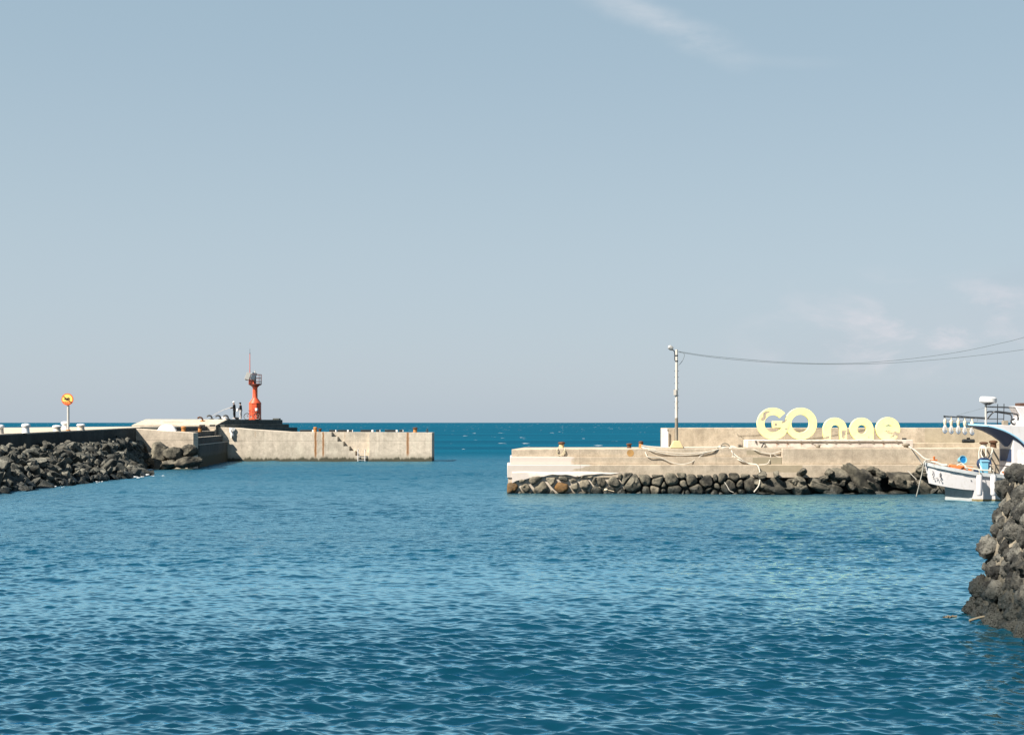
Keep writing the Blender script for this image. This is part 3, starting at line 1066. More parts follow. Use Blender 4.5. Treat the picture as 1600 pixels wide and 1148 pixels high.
# flapping white cloth on the wall
t = thing('hanging_net_bag', P(363, 667, 138.8), 'white net bag hung over the pier arm wall below the anglers', 'bag')
s = MB()
rings = []
for k in range(9):
    z = 3.30 - k * .125
    w = (.26, .30, .27, .22, .20, .17, .19, .15, .08)[k]
    cx = XA(363) + .05 * math.sin(k * 1.3)
    rings.append([(cx + w * math.cos(q), 138.87 + .10 * math.sin(q) * (1 + .3 * math.sin(3 * q + k)), z) for q in [2 * math.pi * j / 14 for j in range(14)]])
s.loft(rings)
s.obj('bag', M['cloth_white'], t)
s = MB()
for (dx0, z0, dx1, z1) in ((-.10, 3.05, .04, 2.80), (.10, 2.98, .06, 2.7), (.02, 2.62, .12, 2.4), (-.06, 2.5, .1, 2.36)):
    s.tube([(XA(363) + dx0, 138.765, z0), (XA(363) + (dx0 + dx1) / 2, 138.755, (z0 + z1) / 2), (XA(363) + dx1, 138.765, z1)], .028, 6)
s.obj('dark_fold', M['dark_steel'], t)  # fold shade of the cloth, put in as dark tubes

# ------------------------------------------------------------------ raised platform with lighthouse
plat = thing('raised_platform', (-31, 150, 3.4), 'raised concrete platform carrying the red lighthouse, its right side in dark shade', 'platform')
ZP = 4.12
s = MB()
pl_b = [(-36.95, 138.2), (-28.78, 138.2), (-28.70, 143.3), (-25.9, 160), (-36.9, 160), (-36.9, 143.3)]
pl_z = [3.55, 3.55, ZP, ZP, ZP, ZP + .02]
s.add([(x, y, -2) for x, y in pl_b] + [(x, y, z) for (x, y), z in zip(pl_b, pl_z)],
      [(5, 4, 3, 2, 1, 0), (6, 7, 8, 11), (8, 9, 10, 11)] + [(i, (i + 1) % 6, (i + 1) % 6 + 6, i + 6) for i in range(6)])
s.obj('platform_body', M['mole'], plat)
s = MB()
dk = concrete('shaded_step_concrete', (0.06, 0.066, 0.062), (0.09, 0.096, 0.088), streak=.8)  # shade of the platform's right side is in this dark colour
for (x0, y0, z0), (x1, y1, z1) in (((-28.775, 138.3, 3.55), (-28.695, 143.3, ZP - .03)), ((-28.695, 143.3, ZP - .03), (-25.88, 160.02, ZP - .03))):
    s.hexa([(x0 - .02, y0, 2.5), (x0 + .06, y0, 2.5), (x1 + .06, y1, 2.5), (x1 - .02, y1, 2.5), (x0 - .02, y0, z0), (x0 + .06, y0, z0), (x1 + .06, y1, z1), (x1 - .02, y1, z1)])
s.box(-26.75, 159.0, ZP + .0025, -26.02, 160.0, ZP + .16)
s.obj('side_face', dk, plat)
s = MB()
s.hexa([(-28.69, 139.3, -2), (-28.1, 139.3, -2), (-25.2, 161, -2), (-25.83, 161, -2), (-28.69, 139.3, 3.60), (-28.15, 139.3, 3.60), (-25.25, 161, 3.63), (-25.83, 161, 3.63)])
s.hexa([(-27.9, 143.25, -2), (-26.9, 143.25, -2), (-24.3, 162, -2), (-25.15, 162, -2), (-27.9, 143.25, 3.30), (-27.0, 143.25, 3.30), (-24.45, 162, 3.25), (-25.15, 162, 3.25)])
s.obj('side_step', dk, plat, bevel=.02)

# hooked iron bollards
def hook_bollard(px, py, Y, lab):
    c = P(px, py, Y)
    t = thing('hook_bollard', c, lab, 'bollard', 'curved bollards on the platform')
    s = MB()
    pts = [c + Vector(q) for q in ((.22, 0, 0), (.21, 0, .18), (.10, 0, .32), (-.10, 0, .36), (-.28, 0, .26))]
    s.tube(spline(pts, 5), .085, 8)
    s.obj('hook', M['rust'] if px < 320 else M['dark_steel'], t)
    s = MB()
    s.lathe([(.24, -.06), (.24, .02), (.12, .05)], c + Vector((.22, 0, 0)), 12)
    s.obj('foot', M['rustorange'] if px < 320 else M['dark_steel'], t)
hook_bollard(313, 657.5, 141.5, 'rusty hooked bollard on the ochre stain, leftmost and lowest of the hooks')
hook_bollard(327.5, 654.6, 144.3, 'black hooked bollard between the rusty hook and the lighthouse')
hook_bollard(341, 654.6, 144.8, 'black hooked bollard in the middle of the row left of the anglers')
hook_bollard(353, 654.4, 145.5, 'black hooked bollard closest to the white capped angler')
for px, lab in ((316, 'short black rubber block on the ledge above the landing steps'), (332, 'short black rubber block on the ledge beside the dark platform side')):
    s = MB()
    c = P(px, 664.8, 137.8)
    s.box(c.x - .26, c.y - .15, 3.43, c.x + .26, c.y + .15, 3.60)
    tag(s.obj('rubber_block', M['black'], bevel=.03), lab, 'rubber block')
s = MB()
c = P(350, 654.5, 146)
s.box(c.x - .2, c.y - .15, ZP, c.x + .2, c.y + .15, ZP + .22)
s.box(c.x - .215, c.y - .165, ZP + .222, c.x + .215, c.y + .165, ZP + .29)
tag(s.obj('cool_box', M['cloth_white'], bevel=.02), 'small white cool box left of the anglers', 'cool box')
s = MB()
c = P(370.5, 654, 147.3)
s.box(c.x - .17, c.y - .13, ZP, c.x + .17, c.y + .13, ZP + .20)
s.tube([(c.x - .1, c.y, ZP + .2), (c.x - .06, c.y, ZP + .28), (c.x + .06, c.y, ZP + .28), (c.x + .1, c.y, ZP + .2)], .015, 6)
tag(s.obj('tackle_box', M['black'], bevel=.02), 'black tackle box standing between the two anglers', 'tackle box')

# lighthouse
LX, LY = P(398.6, 0, 152).x, 152
lh = thing('lighthouse', (LX, LY, ZP), 'small orange red lighthouse with caged gallery, solar panels and tall mast', 'lighthouse')
K = LY / F
s = MB()
s.lathe([(.69, 0), (.69, .12), (.66, .14), (.66, 1.68), (.69, 1.70), (.69, 1.76)], (LX, LY, ZP), 8, phase=R(22.5))
s.obj('base', M['tower'], lh, smooth=20)
s = MB()
s.lathe([(.64, 1.762), (.59, 1.86), (.30, 2.24), (.265, 2.32), (.255, 3.36), (.30, 3.46)], (LX, LY, ZP), 24)
s.obj('neck', M['tower'], lh)
s = MB()
s.lathe([(.301, 3.462), (.45, 3.60), (.68, 3.72), (.70, 3.74), (.70, 3.82)], (LX, LY, ZP), 20)
s.obj('gallery_floor', M['towerdark'], lh)
s = MB()
for z in (4.05, 4.42, 4.80):
    s.tube([(LX + .68 * math.cos(q), LY + .68 * math.sin(q), ZP + z) for q in [2 * math.pi * k / 24 for k in range(24)]], .022, 6, closed=True)
for k in range(10):
    q = 2 * math.pi * k / 10
    s.tube([(LX + .68 * math.cos(q), LY + .68 * math.sin(q), ZP + 3.8), (LX + .68 * math.cos(q), LY + .68 * math.sin(q), ZP + 4.82)], .022, 6)
s.obj('railing', M['towerdark'], lh)
s = MB()
for k in range(7):    # plating on the left half of the gallery
    q0, q1 = R(150 + k * 17), R(150 + (k + 1) * 17)
    a = [(LX + r_ * math.cos(q), LY + r_ * math.sin(q)) for r_, q in ((.66, q0), (.66, q1), (.645, q1), (.645, q0))]
    s.hexa([(x, y, ZP + 3.82) for x, y in a] + [(x, y, ZP + 4.22) for x, y in a])
s.obj('gallery_plate', M['tower'], lh)
s = MB()
s.lathe([(.14, 3.82), (.14, 4.5), (.10, 4.55), (.17, 4.6), (.17, 4.95), (.06, 5.08), (.03, 5.3)], (LX - .02, LY, ZP), 14)
s.obj('lantern', M['steel'], lh)
for dxp, mt in ((-.86, 'panelback'), (-.26, 'panel')):
    s = MB()
    s.obox((LX + dxp + .22, LY - .72, ZP + 4.62), (.46, .05, .80), (R(-24), R(14), R(-6)))
    pn = s.obj('solar_panel', M[mt], lh)
    s = MB()
    s.obox((LX + dxp + .22, LY - .66, ZP + 4.60), (.52, .03, .86), (R(-24), R(14), R(-6)))
    s.obj('panel_frame', M['steel'], pn)
s = MB()
s.tube([(LX - .95, LY - .5, ZP + 4.20), (LX + .2, LY - .5, ZP + 4.20)], .03, 6)
s.tube([(LX - .9, LY - .5, ZP + 4.2), (LX - .9, LY - .55, ZP + 4.6)], .02, 6)
s.tube([(LX - .1, LY - .5, ZP + 4.2), (LX, LY - .3, ZP + 3.85)], .03, 6)
s.obj('panel_bracket', M['dark_steel'], lh)
s = MB()
s.tube([(LX - .50, LY - .3, ZP + 3.82), (LX - .50, LY - .3, ZP + 7.0)], [.05, .032], 8)
s.obj('mast', M['tower'], lh)
s = MB()
s.tube([(LX - .50, LY - .3, ZP + 7.0), (LX - .50, LY - .3, ZP + 7.55)], .014, 6)
s.ball((LX - .50, LY - .3, ZP + 7.05), .055, 6)
s.obj('lightning_rod', M['dark_steel'], lh)
s = MB()
s.box(LX - .24, LY - .60, ZP + .16, LX + .14, LY - .572, ZP + 1.5)
d_ = s.obj('door', M['tower'], lh, bevel=.01)
s = MB()
s.tube([(LX + .08, LY - .62, ZP + .8), (LX + .08, LY - .62, ZP + .95)], .018, 6)
s.obj('handle', M['dark_steel'], d_)

# bicycle leaning on the lighthouse
BX, BY = P(386, 0, 150.6).x, 150.6
bi = thing('bicycle', (BX, BY, ZP), 'bicycle with a white front bag leaning on the lighthouse base', 'bicycle')
rw = .33
wb = 1.05
for k in range(2):
    cx, cz = BX + k * wb, ZP + rw
    s = MB()
    circ = [2 * math.pi * q / 28 for q in range(28)]
    s.tube([(cx + rw * math.cos(q), BY, cz + rw * math.sin(q)) for q in circ], .028, 6, closed=True)
    wh = s.obj('wheel', M['tyre'], bi)
    s = MB()
    s.tube([(cx + (rw - .035) * math.cos(q), BY, cz + (rw - .035) * math.sin(q)) for q in circ], .012, 5, closed=True)
    for q in circ[::2]:
        s.tube([(cx, BY, cz), (cx + (rw - .03) * math.cos(q), BY, cz + (rw - .03) * math.sin(q))], .003, 4)
    s.tube([(cx, BY - .05, cz), (cx, BY + .05, cz)], .03, 8)
    s.obj('rim', M['steel'], wh)
rear, crank, fr = Vector((BX, BY, ZP + rw)), Vector((BX + .43, BY, ZP + .30)), Vector((BX + wb, BY, ZP + rw))
seat, head = Vector((BX + .30, BY, ZP + .80)), Vector((BX + .88, BY, ZP + .82))
s = MB()
for a, b in ((rear, crank), (rear, seat), (seat, crank), (seat, head), (crank, head + Vector((.02, 0, -.1))), (head + Vector((-.03, 0, .12)), fr)):
    s.tube([a, b], .022, 8)
s.obj('frame', M['towerdark'], bi)
s = MB()
s.tube(spline([head + Vector((-.03, 0, .1)), head + Vector((-.05, 0, .22)), head + Vector((-.06, -.12, .24)), head + Vector((-.18, -.26, .24))], 4), .014, 6)
s.tube(spline([head + Vector((-.05, 0, .22)), head + Vector((-.06, .12, .24)), head + Vector((-.18, .26, .24))], 4), .014, 6)
s.obj('handlebar', M['dark_steel'], bi)
s = MB()
s.tube([seat, seat + Vector((-.02, 0, .12))], .014, 6)
s.ball(seat + Vector((-.01, 0, .15)), .13, 6, (1.1, .6, .4))
s.obj('saddle', M['black'], bi)
s = MB()
s.lathe([(.10, 0), (.15, .05), (.16, .28), (.14, .32)], head + Vector((.14, -.05, .06)), 12)
s.obj('front_bag', M['cloth_white'], bi)
s = MB()
s.tube([crank + Vector((.1, -.08, -.12)), crank + Vector((.0, -.06, 0)), crank + Vector((0, .06, 0)), crank + Vector((-.1, .08, .12))], .014, 6)
s.lathe([(.09, -.01), (.09, .01)], crank, 14, Euler((R(90), 0, 0)))
s.obj('crank', M['steel'], bi)


# ------------------------------------------------------------------ people
def skin_obj(name, chains, mat, parent, sub=2):
    """chains: lists of (point, radius); each chain may start on an earlier named joint index"""
    verts, edges, rad, roots = [], [], [], []
    names = {}
    for ch in chains:
        prev = None
        for it in ch:
            if isinstance(it, str):
                prev = names[it]
                continue
            p, r_ = it[0], it[1]
            verts.append(tuple(p))
            rad.append(r_)
            i = len(verts) - 1
            if len(it) > 2:
                names[it[2]] = i
            if prev is None:
                roots.append(i)
            else:
                edges.append((prev, i))
            prev = i
    me = bpy.data.meshes.new(name)
    me.from_pydata(verts, edges, [])
    me.materials.append(mat)
    o = bpy.data.objects.new(name, me)
    C.objects.link(o)
    sk = o.modifiers.new('skin', 'SKIN')
    sk.use_smooth_shade = True
    lay = me.skin_vertices[0].data
    for i, r_ in enumerate(rad):
        rx, ry = r_ if isinstance(r_, tuple) else (r_, r_)
        lay[i].radius = (rx, ry)
        lay[i].use_root = i in roots
    sb = o.modifiers.new('sub', 'SUBSURF')
    sb.levels = sb.render_levels = sub
    return hang(o, parent)


def person(loc, h, jacket, trousers, hatmat, hair, reach, label, white_hat):
    """standing person facing -x (left in the photo)"""
    t = thing('person', loc, label, 'person')
    L = Vector(loc)
    k = h / 1.75
    V = lambda x, y, z: L + Vector((x * k, y * k, z * k))
    hip = [V(.02, -.09, .90), V(.02, .09, .90)]
    kn = [V(-.04, -.10, .49), V(.05, .10, .49)]
    an = [V(.03, -.10, .09), V(.07, .10, .09)]
    toe = [V(-.16, -.12, .04), V(-.12, .12, .04)]
    sh = [V(-.01, -.19, 1.42), V(-.01, .19, 1.42)]
    el = [V(*reach[0]), V(*reach[1])]
    wr = [V(*reach[2]), V(*reach[3])]
    # body: one continuous figure
    ch = [[(V(.02, 0, .94), .13 * k, 'pel'), (V(.0, 0, 1.12), .12 * k), (V(-.02, 0, 1.30), .14 * k, 'chest'), (V(-.01, 0, 1.45), .075 * k), (V(-.03, 0, 1.53), .055 * k),
           (V(-.05, 0, 1.60), .085 * k), (V(-.055, 0, 1.68), .088 * k, 'head'), (V(-.05, 0, 1.735), .06 * k)]]
    for q in range(2):
        ch.append(['pel', (hip[q], .088 * k), (kn[q], .056 * k), (an[q], .036 * k), (toe[q], .035 * k)])
        ch.append(['chest', (sh[q], .06 * k), (el[q], .042 * k), (wr[q], .028 * k), (wr[q] + (wr[q] - el[q]).normalized() * .08, (.038 * k, .02 * k))])
        d = (wr[q] - el[q]).normalized()
        side = Vector((0, 1 if q else -1, 0))
        palm = wr[q] + d * .06
        for fi in range(4):
            b = palm + d * .03 + Vector((0, 0, 1)) * (.03 - fi * .02)
            ln = (.06, .075, .07, .052)[fi]
            ch.append([(b - d * .02, .009), (b + d * ln * .5, .009), (b + d * ln * .8 - side * .02, .008), (b + d * ln * .8 - side * .04, .007)])
        ch.append([(palm - d * .02, .010), (palm + Vector((0, 0, .04)) - side * .01, .010), (palm + d * .03 + Vector((0, 0, .05)) - side * .025, .008)])
    ch.append([(V(-.13, 0, 1.64), .012), (V(-.155, 0, 1.625), .014)])           # nose
    for sd in (-1, 1):
        ch.append([(V(-.05, sd * .085, 1.66), .014), (V(-.045, sd * .10, 1.64), .018)])   # ears
    skin_obj('body', ch, M['skin'], t)
    s = MB()
    for sd in (-1, 1):
        s.ball(V(-.128, sd * .033, 1.665), .011, 5)
    s.tube([V(-.132, -.025, 1.585), V(-.137, 0, 1.583), V(-.132, .025, 1.585)], .006, 5)
    s.obj('face', M['ink'], t)
    # clothes
    ch = [[(V(.03, 0, .84), (.17 * k, .15 * k), 'hem'), (V(.02, 0, 1.0), .155 * k), (V(-.0, 0, 1.16), .16 * k), (V(-.015, 0, 1.32), .175 * k, 'c'), (V(-.01, 0, 1.46), .10 * k), (V(-.02, 0, 1.51), .075 * k)]]
    for q in range(2):
        ch.append(['c', (sh[q], .082 * k), (el[q], .062 * k), (wr[q], .048 * k)])
    skin_obj('jacket', ch, jacket, t)
    ch = [[(V(.02, 0, .96), .14 * k, 'p')]]
    for q in range(2):
        ch.append(['p', (hip[q], .115 * k), (kn[q], .082 * k), (an[q], .062 * k)])
    skin_obj('trousers', ch, trousers, t)
    for q in range(2):
        skin_obj('shoe', [[(an[q] + Vector((.04, 0, -.01)), .045), (an[q] + Vector((-.03, 0, -.04)), .048), (toe[q], .042)]], M['cloth_white'] if q == 0 else M['ink'], t, 1)
    s = MB()
    s.ball(V(-.045, 0, 1.685), .108 * k, 8, (1.0, .92, .95))
    s.obj('hair', hair, t)
    s = MB()
    if white_hat:
        s.lathe([(.118 * k, 0), (.122 * k, .03 * k), (.11 * k, .09 * k), (.06 * k, .125 * k)], V(-.045, 0, 1.69), 16)
        s.lathe([(.16 * k, 0), (.165 * k, .012 * k), (.118 * k, .028 * k)], V(-.05, 0, 1.685), 16)
    else:
        s.lathe([(.115 * k, 0), (.12 * k, .03 * k), (.10 * k, .085 * k), (.05 * k, .11 * k)], V(-.045, 0, 1.69), 16)
        s.obox(V(-.17, 0, 1.70), (.13 * k, .15 * k, .015 * k), (0, R(-12), 0))
    s.obj('hat', hatmat, t)
    return t, wr


p1, w1 = person(P(366, 654, 147) * 1, 1.74, M['cloth_black'], M['cloth_black'], M['cloth_white'], M['cloth_grey'],
                ((-.10, -.24, 1.16), (-.08, .23, 1.16), (-.32, -.16, 1.15), (-.26, .12, 1.10)), 'person in white cap and black clothes holding a fishing rod', True)
p1.location.z = p1.location.z
p2, w2 = person(P(376, 654, 148), 1.66, M['cloth_navy'], M['cloth_grey'], M['cloth_black'], M['ink'],
                ((-.06, -.25, 1.14), (-.04, .24, 1.14), (-.26, -.17, 1.10), (-.22, .15, 1.05)), 'person in dark cap, dark jacket and pale trousers beside the lighthouse', False)
s = MB()
c = w2[0] + Vector((-.06, 0, -.12))
s.lathe([(.06, -.16), (.13, -.13), (.12, .05), (.05, .14)], c, 10)
tag(s.obj('white_bag', M['cloth_white']), 'small white bag held by the person in pale trousers', 'bag')
rod = thing('fishing_rod', w1[0], 'long pale fishing rod held out to the left by the angler', 'fishing rod')
tip = P(331, 649.5, 146.6)
a0 = w1[0] + Vector((.28, 0, .10))
s = MB()
s.tube([a0 + (tip - a0) * q + Vector((0, 0, .10 * math.sin(q * math.pi))) for q in [i / 10 for i in range(11)]], [.024 - .0012 * i for i in range(11)], 6)
s.obj('blank', M['pole'], rod)
s = MB()
s.lathe([(.05, -.03), (.05, .03)], w1[0] + Vector((-.02, 0, -.07)), 10, Euler((R(90), 0, 0)))
s.obj('reel', M['dark_steel'], rod)

# ------------------------------------------------------------------ sign and bollards on the left mole
SX, SY = P(106.6, 0, 100).x, 100.0
zb = mole_z(SY)
sg = thing('warning_sign', (SX, SY, zb), 'round yellow no swimming sign with red rim on a grey post', 'sign')
s = MB()
s.lathe([(.09, 0), (.085, .02), (.085, 1.80)], (SX, SY, zb), 14)
s.obj('post', M['steel'], sg)
zc = P(0, 623.8, SY).z
s = MB()
s.lathe([(.42, -.02), (.42, .02)], (SX - .02, SY - .11, zc), 40, Euler((R(90), 0, 0)))
disc = s.obj('disc', M['signred'], sg)
s = MB()
s.lathe([(.355, 0), (.355, .008)], (SX - .02, SY - .1305, zc), 40, Euler((R(90), 0, 0)))
s.obj('yellow_field', M['signyellow'], disc)
dx0, yy = SX - .02, SY - .142
s = MB()       # red segment below
seg = [(dx0 + .358 * math.cos(R(q)), zc + .358 * math.sin(R(q))) for q in np.linspace(205, 335, 24)]
s.xz(seg, yy - .004, yy + .002)
s.obj('red_segment', M['signred'], disc)
s = MB()       # swimmer
s.ball((dx0 + .10, yy - .004, zc + .10), .045, 6, (1, .2, 1))
s.tube([(dx0 + .04, yy - .004, zc + .07), (dx0 - .06, yy - .004, zc + .03), (dx0 - .14, yy - .004, zc + .07), (dx0 - .22, yy - .004, zc + .0)], [.05, .05, .03, .022], 6)
s.tube([(dx0 + .02, yy - .004, zc + .06), (dx0 + .09, yy - .004, zc - .0), (dx0 + .17, yy - .004, zc + .05)], .024, 6)
s.tube([(dx0 - .12, yy - .004, zc - .03), (dx0 - .02, yy - .004, zc - .06), (dx0 + .1, yy - .004, zc - .03)], .018, 6)
s.obj('swimmer', M['ink'], disc)
s = MB()
s.obox((dx0, yy - .02, zc), (.74, .012, .06), (0, R(38), 0))
s.obj('slash', M['towerdark'], disc)
fc = bpy.data.curves.new('lettering', 'FONT')
fc.body = '수영금지'
fc.size = .13
fc.align_x = 'CENTER'
fc.extrude = .003
tmp = bpy.data.objects.new('lettering', fc)
C.objects.link(tmp)
me = bpy.data.meshes.new_from_object(tmp.evaluated_get(bpy.context.evaluated_depsgraph_get()))
bpy.data.objects.remove(tmp)
me.transform(Matrix.Translation((dx0, yy - .010, zc - .285)) @ Matrix.Rotation(R(90), 4, 'X'))
me.materials.clear()
me.materials.append(M['signyellow'])
o = bpy.data.objects.new('lettering', me)
C.objects.link(o)
hang(o, disc)
s = MB()
s.lathe([(.16, .002), (.16, .05), (.10, .08)], (SX, SY, zb), 14)
s.obj('foot', M['rustorange'], sg)

wb0 = None
for (px, py, wpx, Y, lab) in ((0.5, 676.0, 12.5, 87.5, 'white capped bollard cut by the left edge of the photo'),
                              (40.5, 673.5, 13.5, 90.5, 'tallest white bollard standing alone left of the sign'),
                              (89, 671, 14, 97, 'short white capped bollard second to the left of the sign post'),
                              (102, 668.5, 13, 106, 'white bollard right behind the sign post on its left'),
                              (126.5, 668.2, 13, 103, 'white capped bollard to the right of the sign post')):
    K = Y / F
    r_ = wpx * K / 2 / 1.25
    hh = {0.5: .56, 40.5: .60, 89: .42, 102: .60, 126.5: .46}[px]
    X = (px - 800) * K
    rust_bollard('quay_bollard', (X, Y, mole_z(Y)), r_, hh, lab, capmat=M['bollardcap'], bodymat=M['bollardcap'] if px in (40.5, 102) else M['bollardbody'], cap=1.25)

# ------------------------------------------------------------------ right-hand quay
quay = thing('harbour_quay', (12, 78, 0), 'stepped concrete quay with lime washed left end on a base of dark stones', 'quay')
XE = 40
s = MB()
zt0, zt1, zt2 = 1.54, 1.95, 2.42
y0_, y1_, y2_ = 76.0, 76.32, 76.62
x0_, x1_, x2_ = XR(792.5, y0_), XR(797, y1_), XR(799.5, y2_)
xm = XR(1222)
s.box(x0_, y0_, .85, XE, 80.6, zt0)
s.box(x1_, y1_, zt0 + .001, xm, 80.55, zt1)
s.box(xm + .002, y1_ - .02, zt0 + .001, XE, 80.55, zt2 - .004)
s.hexa([(x2_, y2_, zt1 + .001), (xm, y2_, zt1 + .001), (xm, 80.5, zt1 + .001), (x2_ + .5, 80.5, zt1 + .001), (x2_, y2_, zt2 - .06), (xm, y2_, zt2), (xm, 80.5, zt2), (x2_ + .7, 80.5, zt2 - .02)])
s.obj('steps', M['quay'], quay, bevel=.025)
s = MB()
XP = XR(1034, 80)
s.box(XP + .75, 80.0, 1.0, XE, 80.8, 3.51)
s.box(XP + .02, 80.25, 1.0, XP + .747, 80.85, 3.50)
s.box(XR(1427, 79), 79.2, 2.3, XE, 79.997, 2.66)
par = s.obj('parapet', M['parapet'], quay, bevel=.025)
s = MB()
s.box(XP, 80.20, 2.43, XP + .34, 80.247, 3.46)
s.obj('white_end_panel', M['white'], par)
s = MB()
s.tube([(XP + .36, 80.15, 2.4), (XP + .36, 80.15, 3.3)], .035, 8)
s.obj('drain_pipe', M['white'], par)
# backing behind the masonry
s = MB()
s.box(x0_ + .04, 76.06, -2, XR(975), 79, .849)
s.obj('mortar_bed', M['mortar'], quay)
s = MB()
s.box(XR(975) + .002, 76.25, -2, XE, 79, .849)
s.obj('rubble_core', M['darkgap'], quay)
s = MB()   # whitewashed mortar lip sagging over the stones
rings = []
for i in range(26):
    q = i / 25
    px = 800 + q * 175
    fade = min(1, (1 - q) * 3)
    zl = 1.0 + .05 * math.sin(q * 19) + .03 * math.sin(q * 41) - (.42 * (1 - q * 4) if q < .25 else 0)
    zu = 1.15 + .02 * math.sin(q * 13)
    zl = zu - (zu - zl) * fade - .01
    x = XR(px)
    rings.append([(x, 76.02, zu + .05), (x, 76.0 - .06 * fade, zu - .04), (x, 76.0 - .09 * fade, zl), (x, 76.1, zl - .10)])
s.loft(rings)
s.obj('mortar_lip', paint('lime_wash', (0.52, 0.465, 0.42), .9, .15, dirt=(.45, .38, .3)), quay)

seeds = []
for px, py, r_ in ((800.5, 761, .30), (836, 750, .36), (815, 749, .16), (861, 750, .2), (881, 749, .24), (896, 750, .17), (822, 762, .26), (845, 762, .40), (878, 762, .38),
                   (899, 759, .24), (914, 757, .34), (939, 752, .26), (959, 752, .32), (930, 766, .26), (989, 758, .42), (977, 748, .2), (1009, 749, .24), (1027, 753, .28), (1051, 751, .36),
                   (1024, 765, .26), (1054, 766, .40), (1082, 749, .27), (1104, 752, .36), (1090, 765, .32), (1128, 749, .26), (1138, 760, .40), (1173, 757, .42)):
    c = P(px, py, 75.98)
    seeds.append((c.x, c.z, r_))
gg = random.Random(4)
for r_ in [.22] * 14 + [.15] * 46:
    for _ in range(60):
        x, z = gg.uniform(-.2, 13.5), gg.uniform(-.25, 1.06)
        if all((x - a) ** 2 + (z - b) ** 2 > ((r_ + c) * .78) ** 2 for a, b, c in seeds):
            seeds.append((x, z, r_))
            break
for i in range(min(len(seeds), 98)):
    x, z, r_ = seeds[i]
    topz = 1.10 + .06 * math.sin(x * 2.3) - (.12 if x < 5.5 else 0) - (.25 * max(0, 1 - abs(x - .2) / .8))
    cell = clip_cell(i, seeds, (-.32, 13.6, -.45, topz))
    if len(cell) < 3 or z > topz:
        continue
    lime = x < 4.3
    mat = M['brown_stone'] if i in (0, 8) else (M['pale_stone'] if (lime and i % 4) or i in (19,) else M['boulder'])
    o = masonry_stone(cell, 76.02, .055 if lime else .02, .10 + .24 * r_, mat, quay, i)
    if i in (0, 8):
        o['label'] = 'orange brown stone'
# larger loose boulders further right
bg_ = random.Random(8)
blist = [(1216, 756, 48, 30, -8), (1250, 757, 34, 24, 5), (1243, 744, 26, 14, 0), (1278, 748, 42, 20, -18), (1262, 766, 38, 16, -25), (1296, 763, 40, 22, -15),
         (1312, 737, 34, 16, -20), (1346, 748, 70, 36, -28), (1365, 768, 50, 18, 0), (1410, 746, 60, 28, -14), (1372, 734, 24, 12, -30), (1436, 737, 26, 14, 8),
         (1446, 760, 56, 30, -25), (1400, 768, 34, 12, 0), (1476, 756, 44, 26, 10), (1192, 764, 22, 14, 0), (1190, 747, 20, 12, 0), (1328, 770, 40, 12, 0),
         (1505, 752, 46, 28, -10), (1545, 752, 50, 28, 10), (1585, 752, 46, 28, 0), (1625, 752, 50, 28, 0), (1670, 752, 50, 28, 0)]
BB = [rock_mesh('boulder', 'crag', 500 + i, M['boulder']) for i in range(8)]
for _ in range(34):
    blist.append((bg_.uniform(1185, 1475), bg_.uniform(728, 770), bg_.uniform(10, 22), bg_.uniform(7, 14), bg_.uniform(-40, 40)))
for i, (px, py, w, h, rot) in enumerate(blist):
    Y = 75.55 + bg_.uniform(-.2, .2)
    K = Y / F
    o = place('boulder', BB[i % 8], P(px, py + (2 if i == 7 else 9 if px < 1292 else 5), Y), (bg_.uniform(-.3, .3), R(-rot), bg_.uniform(-.4, .4)), (w * K * .57, .52, h * K * .60))
    if i == 7:
        tag(o, 'largest slanted dark boulder under the quay below the last yellow letter', 'boulder')
    elif i == 9:
        tag(o, 'long wedge shaped boulder with white rope across it, left of the boat bow', 'boulder')
    elif i == 0:
        tag(o, 'big round dark boulder just right of the hanging white rope end', 'boulder')
    else:
        tag(o, 'rough dark boulder at the waterline under the yellow letters and the boat', 'boulder', 'dark boulders along the right quay foot')
# pale shells and litter on the rocks
for (px, py, lab) in ((947, 765, 'pale round float washed between the stones of the quay base'),):
    s = MB()
    c = P(px, py, 75.5)
    s.ball(c, .10, 8, (1.1, .9, .8))
    s.tube([c, c + Vector((.2, -.02, -.03)), c + Vector((.42, -.05, -.08))], .018, 6)
    tag(s.obj('float', M['bone']), lab, 'float')

# ochre stain, bollards and ropes on the quay
s = MB()
s.lathe([(.19, 0), (.19, .004)], (XR(985, y2_), y2_ - .0035, P(0, 707.5, y2_).z), 24, Euler((R(90), 0, 0)))
s.obj('ochre_stain', M['rustpatch'], quay)
YB = 77.3
def qb(px, py, wpx, h, lab, body=None, Y=YB, cap=1.4, capmat=None):
    r_ = wpx * Y / F / 2 / cap
    return rust_bollard('mooring_bollard', (XR(px, Y), Y, 2.42), r_, h, lab, bodymat=body, cap=cap, capmat=capmat)
qb(877.5, 0, 11, .34, 'brown capped bollard with a cream rope loop near the quay left end', M['cream'])
qb(983, 0, 9, .26, 'low brown bollard above the round ochre stain', M['rust'])
qb(1001.5, 0, 7.5, .38, 'dark upright bollard where the long white ropes begin', M['rustorange'], cap=1.15)
qb(1537, 0, 13, .34, 'flat brown bollard head wrapped by boat ropes, left of the pair', M['rope'], Y=77.2)
qb(1552, 0, 13, .42, 'dark brown bollard right of the pair behind the boat', M['rust'], Y=77.2)


def rope(pts, lab, r=.023, mat='rope', cat='rope', group=None):
    s = MB()
    s.tube(spline(pts, 8), r, 6)
    o = s.obj('mooring_rope', M[mat])
    return tag(o, lab, cat, group)


